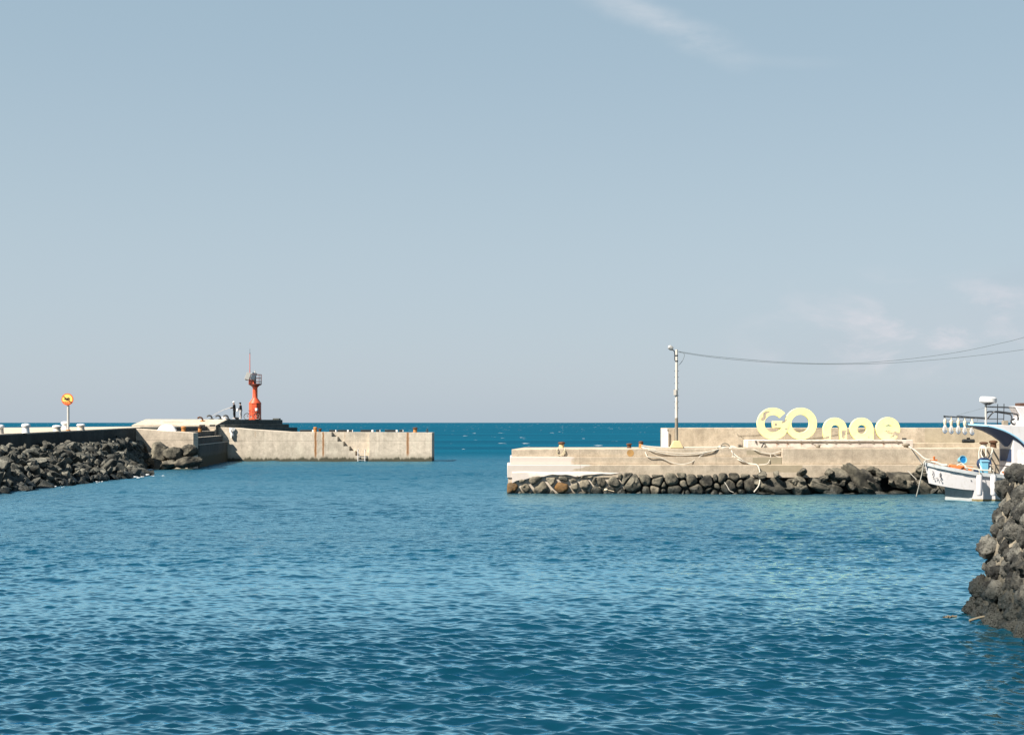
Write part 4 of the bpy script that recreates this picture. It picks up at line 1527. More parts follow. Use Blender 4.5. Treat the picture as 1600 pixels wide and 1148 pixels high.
FY = y2_ - .06     # in front of the upper step
DY_ = 76.9
rope([P(874, 697, DY_), P(871, 701, FY), P(870, 707, FY), P(874, 711, FY), P(879, 709, FY), P(882, 703, FY), P(883, 699, DY_)], 'cream rope loop hanging from the leftmost bollard of the quay', mat='ropecream')
rope([P(882, 699.5, DY_), P(883, 704, FY), P(880, 712, FY)], 'short cream rope end hanging beside the cream rope loop', mat='ropecream', r=.022)
rope([P(1002, 696, DY_), P(1020, 698, DY_), P(1050, 699.3, DY_), P(1090, 698.6, DY_), P(1130, 698.6, DY_), P(1150, 699.5, DY_)], 'thick straight white rope along the top edge of the quay', r=.038)
rope([P(1002, 698, DY_), P(1018, 704, FY), P(1050, 710.5, FY), P(1085, 710, FY), P(1115, 703.5, FY), P(1132, 699, DY_)], 'white rope with the shallow sag below the lamp post')
rope([P(1003, 698, DY_), P(1025, 703.5, FY), P(1060, 708, FY), P(1095, 706.5, FY), P(1128, 700, DY_)], 'white rope with the least sag below the lamp post')
rope([P(1004, 698, DY_), P(1009, 708, FY), P(1013, 713.5, y1_ - .06), P(1032, 715, y1_ - .06), P(1048, 722, y1_ - .06), P(1064, 725, y1_ - .06), P(1080, 722, y1_ - .06), P(1098, 710, FY), P(1118, 703, FY), P(1134, 699, DY_)], 'white rope with the deepest sag below the lamp post')
rope([P(1140, 699, DY_), P(1144, 706, FY), P(1147, 713, FY), P(1156, 719, y1_ - .06), P(1170, 724, y1_ - .06), P(1183, 726.5, y0_ - .06), P(1187.5, 740, 75.7), P(1186, 757, 75.3), P(1178, 768.5, 75.2)], 'long white rope falling over the steps onto the black stones', r=.034)
rope([P(1146, 711, FY), P(1143, 716, FY), P(1147, 719, FY - .05), P(1152, 716, FY), P(1148, 711, FY)], 'small white knot loop on the steps below the rope pile', r=.026)
rope([P(1142, 699, DY_), P(1147, 709, FY), P(1158, 717, y1_ - .08), P(1168, 723.5, y1_ - .08)], 'second white strand beside the long falling rope')
rope([P(1168, 700.5, DY_), P(1180, 703, FY), P(1192, 707, FY), P(1206, 708.5, FY), P(1222, 704, FY), P(1237, 700.5, DY_), P(1260, 700, DY_)], 'white rope sagging over the edge under the G')
rope([P(1203.5, 708, FY - .02), P(1204, 714, FY - .05), P(1202, 720, y1_ - .05), P(1198, 724.5, y1_ - .05), P(1186, 726, y1_ - .05)], 'short white rope dropping from the sagging one under the G', r=.022)
rope([P(1208, 709, FY), P(1216, 713.5, FY), P(1226, 713.5, FY), P(1233, 708, FY), P(1238, 702, DY_)], 'slim white rope bight under the O', r=.022)
rope([P(1126, 699, DY_), P(1128, 694, DY_), P(1133, 692.5, DY_), P(1138, 694.5, DY_), P(1140, 699, DY_)], 'dark rope coil standing up behind the white rope pile', r=.035, mat='polelow')
rope([P(1120, 699.5, DY_ + .1), P(1128, 697, DY_ + .1), P(1137, 698.5, DY_ + .1), P(1145, 697.5, DY_ + .1), P(1152, 700, DY_ + .1)], 'loose white rope heap under the dark coil', r=.05)
rope([P(1132, 753, 75.3), P(1136, 759, 75.25), P(1140, 766, 75.2), P(1146, 769, 75.2)], 'thin pale rope end on the black stones left of the long falling rope', r=.018)
rope([P(1418, 735, 75.1), P(1424, 741, 75.05), P(1432, 749, 75.0)], 'thin white cord across the boulder left of the boat', r=.022)

# lamp post and cables
PX, PY = XR(1057, 76.92), 76.92
lp = thing('lamp_post', (PX, PY, 2.42), 'tall slim pale lamp post with a small lamp on a bent arm', 'lamp post')
s = MB()
s.hexa([(PX - .36, PY - .26, 2.42), (PX + .36, PY - .26, 2.42), (PX + .36, PY + .36, 2.42), (PX - .36, PY + .36, 2.42),
        (PX - .16, PY - .16, 2.82), (PX + .16, PY - .16, 2.82), (PX + .16, PY + .16, 2.82), (PX - .16, PY + .16, 2.82)])
s.obj('base', M['cream'], lp, bevel=.02)
s = MB()
s.tube([(PX, PY, 2.8), (PX, PY, 4.05)], [.088, .085], 12)
s.obj('lower_pole', M['polelow'], lp)
s = MB()
s.tube([(PX, PY, 4.05), (PX + .01, PY, 7.74)], [.082, .066], 12)
s.obj('pole', M['pole'], lp)
s = MB()
for z in (7.12, 7.42):
    s.lathe([(.085, -.03), (.085, .03)], (PX, PY, z), 12)
s.obj('clamp', M['dark_steel'], lp)
s = MB()
s.box(PX - .16, PY - .12, 5.28, PX - .02, PY - .05, 5.58)
s.obj('switch_box', M['pole'], lp)
s = MB()
for i in range(7):
    z = 4.6 + i * .33
    s.tube([(PX - .13, PY, z), (PX + .13, PY, z)], .012, 5)
s.obj('step_peg', M['dark_steel'], lp)
top = P(1055.5, 549, PY)
s = MB()
s.tube(spline([(PX - .09, PY, 7.15), (PX - .10, PY, 7.55), (PX - .14, PY, 7.68), P(1050.5, 546.5, PY)], 6), .028, 8)
s.obj('arm', M['dark_steel'], lp)
s = MB()
hc = P(1048, 543.5, PY)
s.lathe([(.04, -.16), (.12, -.10), (.13, .04), (.09, .12), (.04, .14)], hc, 14, Euler((0, R(128), 0)))
s.obj('lamp_head', M['steel'], lp)


def cable(pts, r, lab):
    s = MB()
    s.tube(spline(pts, 10), r, 5)
    return tag(s.obj('overhead_cable', M['wire']), lab, 'cable')


def cy(px):
    return 77.15 + (px - 1060) / 540 * 2
cable([P(px, py, cy(px)) for px, py in ((1060, 549), (1100, 555), (1150, 560), (1220, 565.5), (1290, 568), (1360, 566), (1430, 559.5), (1500, 549.5), (1560, 537), (1600, 527), (1700, 497))], .012, 'upper overhead cable rising to the right from the lamp post')
cable([P(px, py, cy(px) + .3) for px, py in ((1060, 550), (1100, 556.5), (1150, 562), (1220, 567), (1300, 569), (1380, 567.5), (1460, 562), (1530, 555), (1600, 546), (1700, 531))], .012, 'lower overhead cable hanging nearly level from the lamp post')
cable([P(1060, 549, 77.5), P(1069, 553, 77.4), P(1067, 562, 77.4), P(1062, 569, 77.45), P(1058.5, 571, 77.5)], .014, 'short cable loop hanging at the top of the lamp post')

# plinth, pipe rail and letters
pl = thing('sign_plinth', (XR(1297, 78), 78, 2.42), 'low pinkish concrete plinth under the yellow letters with a rusty rail', 'plinth')
s = MB()
s.box(XR(1168, 77.6), 77.6, 2.42, XR(1427, 77.6), 79.0, P(0, 687, 77.6).z)
s.obj('slab', M['plinth'], pl, bevel=.03)
s = MB()
zr = P(0, 689.6, 77.55).z
s.tube([(XR(1186, 77.5), 77.565, zr), (XR(1410, 77.5), 77.565, zr - .01)], .026, 8)
for px in (1193, 1214, 1230, 1252, 1268, 1290, 1305, 1327, 1342, 1364, 1380, 1402):
    s.box(XR(px, 77.5) - .045, 77.53, zr - .055, XR(px, 77.5) + .045, 77.598, zr + .04)
s.obj('rail', M['polelow'], pl)
s = MB()
s.obox(P(1192, 695, 77.5), (.06, .06, .30), (0, R(30), 0))
s.tube([P(1181, 688, 77.56), P(1181, 692, 77.56)], .03, 6)
s.obj('bracket', M['dark_steel'], pl)
s = MB()
c = P(1278, 697, 77.3)
s.ball(c, .13, 7, (1, .9, .95))
s.tube([c + Vector((-.2, 0, .07)), c, c + Vector((.17, 0, .08))], .035, 6)
s.tube([c + Vector((-.1, 0, -.1)), c, c + Vector((.1, 0, -.1))], .035, 6)
tag(s.obj('rope_knot', M['polelow']), 'brown knotted rope ball in front of the plinth under the n', 'rope knot')
s = MB()
c = P(1415.5, 694.5, 77.3)
s.lathe([(.13, -.26), (.12, -.08), (.21, -.04), (.22, .02), (.16, .07), (.05, .08)], c, 18)
tag(s.obj('mooring_bollard', M['polelow']), 'flat brown bollard holding the boat bow rope in front of the plinth', 'bollard')
s = MB()
c = P(1413, 685, 78.4)
s.box(c.x - .10, c.y - .1, 2.853, c.x + .10, c.y + .1, 2.95)
tag(s.obj('floodlight', M['black'], bevel=.02), 'small black floodlight on the plinth right of the e', 'floodlight')

KL = 78.2 / F
def L2(zx, zy):        # letter sheet coordinates (6.15 per photo px from 1170,620)
    return ((1170 + zx / 6.154 - 800) * KL, H - (620 + zy / 6.154 - 660) * KL - .028)
U = KL / 6.154
def circ(zx, zy, r_, a0=0, a1=360, n=48):
    cx, cz = L2(zx, zy)
    return arc(cx, cz, r_ * U, a0, a1, n)
def pt(zx, zy, ox, oz):
    cx, cz = L2(zx, zy)
    return (cx + ox * U, cz + oz * U)
ls = thing('letter_sign', (XR(1297, 78.2), 78.3, 2.85), 'big peeling pale yellow letters spelling GO nae above the quay', 'sign')
gx, gy = 235, 252
G = circ(gx, gy, 152, 42, 369, 56) + [pt(gx, gy, -7, 24), pt(gx, gy, -7, -40)] + [pt(gx, gy, 75, -40)] + circ(gx, gy, 85, 332, 42, 46)
curve_mesh('letter', [G], .26, M['letter'], ls, 78.19)['label'] = 'letter G'
curve_mesh('letter', [circ(503, 252, 152)[:-1], circ(497, 252, 88)[:-1]], .26, M['letter'], ls, 78.20)['label'] = 'letter O'
nx, ny = 830, 307
n_ = [pt(nx, ny, -112, -97)] + circ(nx, ny, 112, 180, 0, 30) + [pt(nx, ny, 112, -97), pt(nx, ny, 45, -97)] + circ(nx + 2, ny, 43, 0, 180, 24) + [pt(nx, ny, -41, -97)]
curve_mesh('letter', [n_], .26, M['letter'], ls, 78.19)['label'] = 'letter n'
ax, ay = 1087, 308
a_ = circ(ax, ay, 112, 0, 300, 44) + [pt(ax, ay, 60, -97), pt(ax, ay, 112, -97)]
curve_mesh('letter', [a_, circ(ax, ay, 45)[:-1]], .26, M['letter'], ls, 78.19)['label'] = 'letter a'
ex, ey = 1340, 305
e_ = circ(ex, ey, 114, -17, 322, 50) + [pt(ex, ey, 48, -52), pt(ex, ey, 10, -49), pt(ex, ey, -16, -38), pt(ex, ey, -14, -31)]
hole = [pt(ex, ey, *q) for q in ((-30, 28), (-22, 37), (0, 43), (20, 41), (34, 33), (38, 28))]
curve_mesh('letter', [e_, hole], .26, M['letter'], ls, 78.19)['label'] = 'letter e'

# black roller on the ledge
rl = thing('rubber_roller', P(1513, 691.5, 79.5), 'thick black rubber fender roll lying on the ledge behind the lamps', 'fender')
s = MB()
c = P(1513, 689, 79.5)
s.tube([c + Vector((-.34, 0, 0)), c + Vector((-.31, 0, 0)), c + Vector((-.02, 0, 0)), c + Vector((0, 0, 0)), c + Vector((.02, 0, 0)), c + Vector((.31, 0, 0)), c + Vector((.34, 0, 0))], [.09, .115, .115, .10, .115, .115, .09], 14)
s.obj('roll', M['black'], rl)
s = MB()
s.box(c.x - .08, c.y - .05, c.z + .10, c.x + .08, c.y + .05, c.z + .20)
s.obj('lug', M['black'], rl)

# ------------------------------------------------------------------ fishing boat
boat = thing('fishing_boat', (24, 70, 0), 'white fishing boat with orange deck gear and hanging squid lamps', 'boat')
BX0, BYc = 20.32, 70.0
ST = [0, .35, .9, 1.5, 2.2, 3.4, 5.5, 8.5, 10.6, 11.0]
TB = [.10, .56, .96, 1.22, 1.40, 1.50, 1.55, 1.52, 1.42, 1.36]
TZ = [1.85, 1.74, 1.62, 1.50, 1.38, 1.27, 1.2, 1.24, 1.34, 1.36]
KBm = [.04, .32, .70, 1.0, 1.24, 1.40, 1.46, 1.44, 1.32, 1.28]
KZ = [.82, .74, .64, .56, .52, .47, .42, .42, .44, .45]
def station(i, top=1.0):
    x = BX0 + ST[i]
    xk = BX0 + ST[i] + .20 * max(0, 1 - ST[i] / 2)
    return x, xk
rings = []
for i in range(len(ST)):
    x, xk = station(i)
    tb, tz, kb_, kz = TB[i], TZ[i], KBm[i], KZ[i]
    dk_ = tz - .38
    ib = max(tb - .10, .02)
    mid_b = kb_ + (tb - kb_) * .55
    rings.append([(xk, BYc - kb_, kz), ((x + xk) / 2, BYc - mid_b, (kz + tz) / 2), (x, BYc - tb, tz), (x + .06, BYc - ib, tz), (x + .14, BYc - ib, dk_),
                  (x + .14, BYc + ib, dk_), (x + .06, BYc + ib, tz), (x, BYc + tb, tz), ((x + xk) / 2, BYc + mid_b, (kz + tz) / 2), (xk, BYc + kb_, kz)])
s = MB()
s.loft(rings)
hull = s.obj('hull', M['hull'], boat, smooth=30)
s = MB()     # lower hull: narrow entry, then full beam
e0 = 21.32
lo = []
for x, b_ in ((e0, .05), (e0 + .5, .50), (e0 + 1.05, .85)):
    lo.append([(x, BYc - b_, -.5), (x, BYc + b_, -.5), (x, BYc + b_, .70), (x, BYc - b_, .70)])
s.loft(lo)
s.obj('bow_keel', M['hullgrey'], boat)
s = MB()
s.loft([[(x, BYc - b_, -.5), (x, BYc + b_, -.5), (x, BYc + b_, zt), (x, BYc - b_, zt)] for x, b_, zt in ((22.375, 1.20, .54), (23.7, 1.38, .49), (26, 1.43, .44), (29, 1.40, .44), (31.2, 1.24, .47))])
s.obj('lower_hull', M['hull'], boat)
s = MB()
s.loft([[(x, BYc - b_, -.3), (x, BYc + b_, -.3), (x, BYc + b_, .10), (x, BYc - b_, .10)] for x, b_ in ((22.36, 1.215), (23.7, 1.395), (26, 1.445), (29, 1.415), (31.2, 1.255))])
s.obj('boot_stripe', paint('weedy_boot_top', (0.30, 0.24, 0.11), .8, .6, dirt=(.05, .05, .035), scale=6), boat)
s = MB()     # rubbing rail
for sd in (-1, 1):
    rr_ = []
    for i in range(len(ST)):
        x = BX0 + ST[i] - (.03 if i == 0 else 0)
        yb = BYc + sd * (TB[i] + .012)
        rr_.append([(x, yb, TZ[i] - .17), (x, yb + sd * .05, TZ[i] - .15), (x, yb + sd * .05, TZ[i] + .02), (x, yb - sd * .13, TZ[i] + .025), (x, yb - sd * .13, TZ[i] + .004), (x, yb - sd * .004, TZ[i] + .004)])
    s.loft(rr_)
s.obj('rubbing_rail', M['greyrail'], boat)
# name on the bow
def hullpt(px, py):
    i = 0
    Yv = 69.5
    for _ in range(4):
        X = (px - 800) / F * Yv
        d = X - BX0
        tb = np.interp(d, ST, TB)
        kb2 = np.interp(d, ST, KBm)
        tz = np.interp(d, ST, TZ)
        kz = np.interp(d, ST, KZ)
        z = H - (py - 660) / F * Yv
        q = (z - kz) / (tz - kz)
        Yv = BYc - (kb2 + (tb - kb2) * q) - .02
    return P(px, py, Yv)
s = MB()
zm = lambda a, b: hullpt(1440 + a / 12.75, 700 + b / 12.75)
for a in (((228, 450), (222, 470), (235, 485)), ((215, 505), (232, 512)), ((232, 500), (212, 535), (226, 532)), ((233, 565), (233, 582)), ((238, 598), (250, 600), (246, 612), (236, 612), (238, 598)),
          ((286, 592), (290, 612)), ((310, 585), (312, 600)), ((322, 610), (326, 640)),
          ((368, 490), (384, 500), (370, 512)), ((352, 520), (380, 528)), ((378, 520), (360, 555), (384, 562)), ((360, 575), (402, 590)), ((384, 565), (386, 600)), ((375, 625), (378, 640)), ((386, 640), (398, 645), (392, 662), (384, 655))):
    s.tube([zm(*q) for q in a], .016, 5)
s.obj('name_lettering', M['ink'], boat)
s = MB()
s.ball(hullpt(1517.5, 750.5), .03, 5)
s.obj('drain_hole', M['ink'], boat)
# foredeck gear
s = MB()
c = Vector((BX0 + .45, BYc, 1.75))
s.tube([c, c + Vector((0, 0, .34))], .05, 8)
s.tube([c + Vector((-.16, 0, .20)), c + Vector((.16, 0, .20))], .04, 8)
s.ball(c + Vector((0, 0, .34)), .06, 6)
s.obj('bow_bitt', M['orange'], boat)
s = MB()
s.box(BX0 + .2, BYc - .36, 1.66, BX0 + 1.0, BYc + .36, 1.74)
s.obj('foredeck', paint('pink_deck', (.50, .33, .24), .7, .3), boat)
s = MB()
s.hexa([(BX0 + 1.05, BYc - .8, 1.2), (BX0 + 2.0, BYc - 1.0, 1.1), (BX0 + 2.0, BYc + 1.0, 1.1), (BX0 + 1.05, BYc + .8, 1.2), (BX0 + 1.05, BYc - .75, 1.68), (BX0 + 2.0, BYc - .95, 1.60), (BX0 + 2.0, BYc + .95, 1.60), (BX0 + 1.05, BYc + .75, 1.68)])
s.tube([(BX0 + 1.0, BYc - .62, 1.72), (BX0 + 2.05, BYc - .95, 1.60)], .06, 8)
s.obj('hatch', M['orange'], boat, bevel=.02)
s = MB()
s.box(24.05, BYc - 1.2, .8, 24.5, BYc - .4, 1.42)
s.tube([(23.7, BYc - 1.2, 1.40), (24.5, BYc - 1.2, 1.40)], .045, 8)
s.obj('side_locker', M['orange'], boat, bevel=.02)
s = MB()
s.tube([(23.6, BYc - .6, 1.1), (23.6, BYc - .6, 1.72), (24.4, BYc - .6, 1.66), (24.4, BYc - .6, 1.1)], .03, 6)
s.obj('hand_rail', M['dark_steel'], boat)
# cabin with swept visor
def vis(t):
    sh_ = .62 * t * t
    tip_ = [(22.42, 3.68), (24.5, 3.62), (29.2, 3.52)]
    low = [(22.44, 3.60), (22.75, 3.53), (23.2, 3.38), (23.65, 3.15), (24.0, 2.90), (24.36, 2.56)]
    return sh_, tip_, low
s = MB()
tl = [-1, -.8, -.5, -.2, .2, .5, .8, 1]
topr, lowr = [], []
for t_ in tl:
    sh_, tp, lw = vis(t_)
    yv = BYc + t_ * 1.12
    topr.append([(x + (sh_ if x < 25 else 0), yv, z + .06 * (1 - t_ * t_)) for x, z in tp])
    lowr.append([(x + sh_, yv, z) for x, z in lw] + [(29.2, yv, 2.5)])
s.loft(topr, closed=False, caps=False)
n0 = len(s.f)
s.cur = 1
s.loft([r_[:6] for r_ in lowr], closed=False, caps=False)
s.cur = 0
for k_ in (0, -1):
    ring = topr[k_] + lowr[k_][::-1]
    s.add(ring, [tuple(range(len(ring)))])
for i in range(len(tl) - 1):
    s.add([topr[i][0], topr[i + 1][0], lowr[i + 1][0], lowr[i][0]], [(0, 1, 2, 3)])
    s.add([topr[i][-1], topr[i + 1][-1], lowr[i + 1][-1], lowr[i][-1]], [(0, 1, 2, 3)])
vz = s.obj('cabin_roof', [M['hull'], M['navy']], boat, smooth=30)
s = MB()
for t_ in (-1, 1):
    sh_, tp, lw = vis(t_)
    yv = BYc + t_ * 1.135
    s.tube(spline([(22.44 + sh_, yv, 3.64)] + [(x + sh_ + .02, yv, z + .02) for x, z in lw] + [(24.36 + sh_ + .3, yv, 2.28)], 5), .045, 6)
s.tube([(r_[0][0] - .01, r_[0][1], r_[0][2] - .04) for r_ in topr], .05, 6)
s.obj('blue_trim', M['trimblue'], vz)
s = MB()
s.box(24.32, BYc - 1.0, .82, 29.1, BYc + 1.0, 3.0)
cb = s.obj('cabin', M['hull'], boat, bevel=.03)
s = MB()
s.box(24.55, BYc - 1.03, .9, 25.15, BYc - 1.003, 2.45)
dr_ = s.obj('door', M['white'], cb, bevel=.01)
s = MB()
s.box(24.62, BYc - 1.06, 1.55, 24.67, BYc - 1.032, 1.75)
s.obj('handle', M['ink'], dr_)
s = MB()
s.box(24.31 - .03, BYc - .75, 1.9, 24.318, BYc + .75, 2.5)
s.obj('window', M['navy'], cb)
s = MB()
s.box(24.95, BYc - 1.15, 3.16, 27.4, BYc - 1.122, 3.42)
s.box(24.95, BYc - 1.15, 3.06, 27.4, BYc - 1.122, 3.10)
nb = s.obj('name_band', M['teal'], vz)
s = MB()
for i in range(6):
    x = 25.05 + i * .34
    s.box(x, BYc - 1.16, 3.22, x + .05, BYc - 1.152, 3.36)
    s.box(x, BYc - 1.16, 3.362, x + .2, BYc - 1.152, 3.38)
    s.box(x + .13, BYc - 1.16, 3.2, x + .24, BYc - 1.152, 3.23)
s.obj('lettering', paint('pale_green', (.35, .55, .48), .5, .1), nb)
s = MB()     # raised funnel
s.xz([(24.55, 3.45), (26.2, 3.45), (26.2, 4.55), (24.78, 4.60), (24.58, 4.60), (24.86, 4.1)], BYc - .5, BYc + .5)
s.obj('wheelhouse_fin', M['hull'], boat, bevel=.04)
s = MB()
s.box(24.86, BYc - .3, 4.603, 25.5, BYc + .3, 4.76)
s.obj('fin_cap', M['brown'], boat, bevel=.02)
# mast, radar, rails
MX = 23.32
s = MB()
s.tube([(MX, BYc, 3.6), (MX, BYc, 4.72)], .055, 10)
s.obj('mast', M['steel'], boat)
s = MB()
s.lathe([(.10, 4.66), (.16, 4.70), (.30, 4.76)], (MX + .1, BYc, 0), 16)
rb = s.obj('radar_base', M['dark_steel'], boat)
s = MB()
s.lathe([(.38, -.13), (.41, -.10), (.41, .08), (.36, .15)], (MX + .12, BYc, 4.91), 28, Euler((0, R(3), 0)))
s.obj('radar_dome', M['white'], rb)
s = MB()
for y_ in (-.45, .45):
    s.tube([(MX, BYc + y_ * .2, 4.58), (MX + .7, BYc + y_, 4.56), (24.9, BYc + y_, 4.52)], .025, 6)
    s.tube(spline([(MX + .05, BYc + y_ * .3, 4.0), (MX + .2, BYc + y_, 4.28), (MX + .45, BYc + y_, 4.34), (24.5, BYc + y_, 4.24), (24.72, BYc + y_, 4.16), (24.75, BYc + y_, 3.9)], 5), .036, 6)
    s.tube([(MX, BYc + y_ * .3, 3.98), (MX + .7, BYc + y_, 3.98)], .02, 6)
    s.tube([(MX + .72, BYc + y_, 3.6), (MX + .74, BYc + y_, 4.72)], .022, 6)
s.tube(spline([(24.75, BYc - .3, 3.65), (24.5, BYc - .35, 3.75), (24.45, BYc - .35, 3.9), (24.62, BYc - .3, 3.98)], 5), .05, 6)
s.obj('roof_rail', M['dark_steel'], boat)
s = MB()
s.box(MX + .60, BYc - .75, 3.66, MX + .85, BYc - .5, 3.90)
s.obj('rail_box', M['polelow'], boat, bevel=.02)
# boom with squid lamps
s = MB()
bm0, bm1 = P(1475.5, 650.3, 69.8), Vector((MX, BYc, P(0, 654, 69.8).z))
s.tube([bm0, bm1], .032, 8)
s.tube([bm0 + Vector((.6, -.02, .03)), bm0 + Vector((1.3, -.02, -.03)), bm1 + Vector((0, 0, .06))], .018, 6)
s.tube([P(1475.5, 649, 69.8), P(1475.5, 652, 69.8)], .045, 6)
boom = s.obj('lamp_boom', M['dark_steel'], boat)
s = MB()
s.tube([(MX, BYc, 4.55), P(1497, 648.3, 69.8)], .007, 4)
s.obj('stay_wire', M['wire'], boat)
for i, (px, ys) in enumerate(((1476.5, 655.3), (1486.4, 656.2), (1497.3, 656.3), (1507.6, 657.5), (1518.8, 658.5))):
    c = P(px, ys, 69.8)
    s = MB()
    s.lathe([(.06, -.25), (.072, -.18), (.085, -.04), (.07, 0), (.03, .02), (.02, P(0, 651 + i * .7, 69.8).z - c.z)], c, 14)
    lm = s.obj('squid_lamp', paint('cream_socket', (.62, .54, .40), .5, .1) if i == 0 else bpy.data.materials['cream_socket'], boat)
    s = MB()
    s.lathe([(.02, -.69), (.075, -.655), (.12, -.57), (.128, -.48), (.105, -.38), (.06, -.29), (.05, -.252)], c, 18)
    s.obj('bulb', M['glass'], lm)
    s = MB()
    s.lathe([(.012, -.60), (.032, -.55), (.032, -.38), (.012, -.33)], c, 10)
    s.obj('filament', M['white'], lm)
    s = MB()
    q0 = c + Vector((.10, 0, .06))
    s.tube(spline([c + Vector((.05, 0, 0)), q0 + Vector((.02, 0, -.10)), q0 + Vector((.14, 0, -.08)), q0 + Vector((.16, 0, .06)), q0 + Vector((.05, 0, .12))], 4), .012, 5)
    s.obj('lead', M['wire'], lm)

# loose gear on the boat
t = thing('round_tub', P(1502, 724, 69.6), 'round blue tub tipped on its side on the foredeck', 'tub')
s = MB()
c = P(1502.3, 718.8, 69.6)
tl_ = Euler((R(76), 0, R(12)))
s.lathe([(.13, -.16), (.16, -.1), (.19, .14), (.205, .15), (.205, .18), (.175, .18), (.165, .14)], c, 22, tl_)
s.obj('tub', M['skyblue'], t)
s = MB()
s.lathe([(.15, .138), (.15, .144)], c, 20, tl_)
s.obj('tub_inside', M['blue'], t)
t = thing('fish_crate', P(1537.5, 732, 69.2), 'tall pale blue plastic crate standing on the deck below the bollards', 'crate')
s = MB()
c = P(1537.7, 724.5, 69.2)
s.hexa([(c.x - .15, c.y - .13, 1.0), (c.x + .15, c.y - .13, 1.0), (c.x + .15, c.y + .13, 1.0), (c.x - .15, c.y + .13, 1.0), (c.x - .17, c.y - .15, 1.98), (c.x + .17, c.y - .15, 1.98), (c.x + .17, c.y + .15, 1.98), (c.x - .17, c.y + .15, 1.98)])
s.obj('crate', M['skyblue'], t, bevel=.02)
s = MB()
s.box(c.x - .20, c.y - .18, 1.90, c.x + .20, c.y - .152, 1.97)
s.obj('rim', M['trimblue'], t)
t = thing('net_drum', P(1537, 730, 69.6), 'dark net drum standing behind the pale blue crate', 'net drum')
s = MB()
s.lathe([(.30, -.22), (.30, .22)], (P(1537, 0, 69.75).x + .05, 69.85, 1.78), 22, Euler((R(90), 0, 0)))
s.obj('drum', M['navy'], t)
s = MB()
s.box(P(1537, 0, 69.75).x - .42, 69.7, 1.0, P(1537, 0, 69.75).x + .1, 70.0, 1.5)
s.obj('stand', M['navy'], t)


def deck_rope(pts, lab, r=.026):
    return rope(pts, lab, r)


deck_rope([P(1420, 697.5, 77.2), P(1432, 705, 74), P(1445, 716, 70.4), Vector((BX0 + .42, BYc, 1.98))], 'white mooring rope from the plinth bollard to the boat bow', .028)
deck_rope([P(1420, 698, 77.2), P(1430, 709, 76.2), P(1437, 719, 75.9), P(1441, 726, 75.8)], 'grey slack rope under the white bow mooring rope', .024)['label']
deck_rope([Vector((BX0 + .4, BYc - .1, 1.80)), P(1448, 720, 69.75), P(1444.5, 722, 69.7), P(1441, 738, 70.0), P(1437, 755, 70.3), P(1434, 767, 70.6), P(1432, 775, 70.8)], 'white anchor rope falling from the boat bow into the water', .034)
deck_rope([P(1455, 720.5, 69.6), P(1463, 722.5, 69.5), P(1472, 726, 69.4), P(1480, 726.5, 69.3)], 'white rope laid along the foredeck rail', .05)
deck_rope([P(1495, 727, 69.0), P(1502, 724, 69.0), P(1508, 728, 68.9), P(1512, 733, 68.8), P(1508, 730, 68.8), P(1520, 732, 68.7), P(1532, 734, 68.6), P(1548, 734.5, 68.5)], 'white rope trailing along the side deck from the blue tub', .03)
for i, (pp, lab) in enumerate((
        (((1531, 700, 77), (1529.5, 708, 74), (1530.5, 722, 70), (1534, 735, 68.9)), 'white rope from the bollard pair to the crate, leftmost strand'),
        (((1534, 700, 77), (1533, 709, 74), (1537, 716, 71), (1541, 716, 70.6)), 'white rope slanting inside the leftmost strand to the drum'),
        (((1541, 699, 77), (1540.5, 707, 74), (1541, 715, 71), (1541, 717, 70.6)), 'white rope hanging straight in the middle of the strands'),
        (((1550, 699, 77), (1550.5, 706, 74), (1545, 714, 71), (1542, 717, 70.6)), 'white rope slanting from the right bollard to the drum'),
        (((1551, 700, 77), (1549, 712, 73), (1547.5, 724, 70), (1547.5, 736, 68.6)), 'white rope falling from the right bollard to the side deck'),
        (((1530, 698, 77.0), (1537, 701, 76.9), (1544, 699, 76.9), (1553, 700, 77.0)), 'white rope wrapped across the feet of the bollard pair'))):
    deck_rope([P(*q) for q in pp], lab, .034)

for px, lab in ((1530.3, 'white cylindrical fender hanging left on the boat side'), (1552, 'white cylindrical fender hanging right on the boat side')):
    Y = 68.36
    c = P(px, 758, Y)
    t = thing('boat_fender', c, lab, 'fender', 'fenders on the boat side')
    s = MB()
    s.lathe([(.06, -.50), (.12, -.47), (.14, -.42), (.14, .42), (.12, .47), (.06, .50)], c, 18)
    s.obj('body', M['hull'], t)
    s = MB()
    s.tube([c + Vector((0, 0, .49)), c + Vector((0, -.01, .62)), P(px, 735.5, Y - .02), P(px - 1, 734, 68.6)], .018, 6)
    s.obj('lanyard', M['rope'], t)

# ------------------------------------------------------------------ near lava stone wall on the right
lw = thing('lava_stone_wall', (9.5, 27, 0), 'near dark lava stone quay wall on the right edge', 'stone wall')
X0w, Yc = 9.25, 28.3
BAT = .25
def wallpt(t_, z, out=0.0):
    return Vector((X0w + BAT * z - .03 * t_ - out, Yc - t_, z))
s = MB()
s.hexa([(X0w - .23 + .14, Yc - .10, -1), (X0w + 1.2 - .23 + .14, 16, -1), (26, 16, -1), (26, Yc - .10, -1),
        (X0w + BAT * 2.9 + .14, Yc - .12, 2.9), (X0w + 1.2 + BAT * 2.9 + .14, 16, 2.9), (26, 16, 2.9), (26, Yc - .12, 2.9)])
s.v[0:8] = [(X0w - BAT - .05, Yc - .10, -1), (26, Yc - .10, -1), (26, 14, -1), (X0w - BAT - .05 - .42, 14, -1),
            (X0w + BAT * 2.75 - .05, Yc - .12, 2.75), (26, Yc - .12, 2.75), (26, 14, 2.75), (X0w + BAT * 2.75 - .05 - .42, 14, 2.75)]
s.obj('mortar', M['wallmortar'], lw)
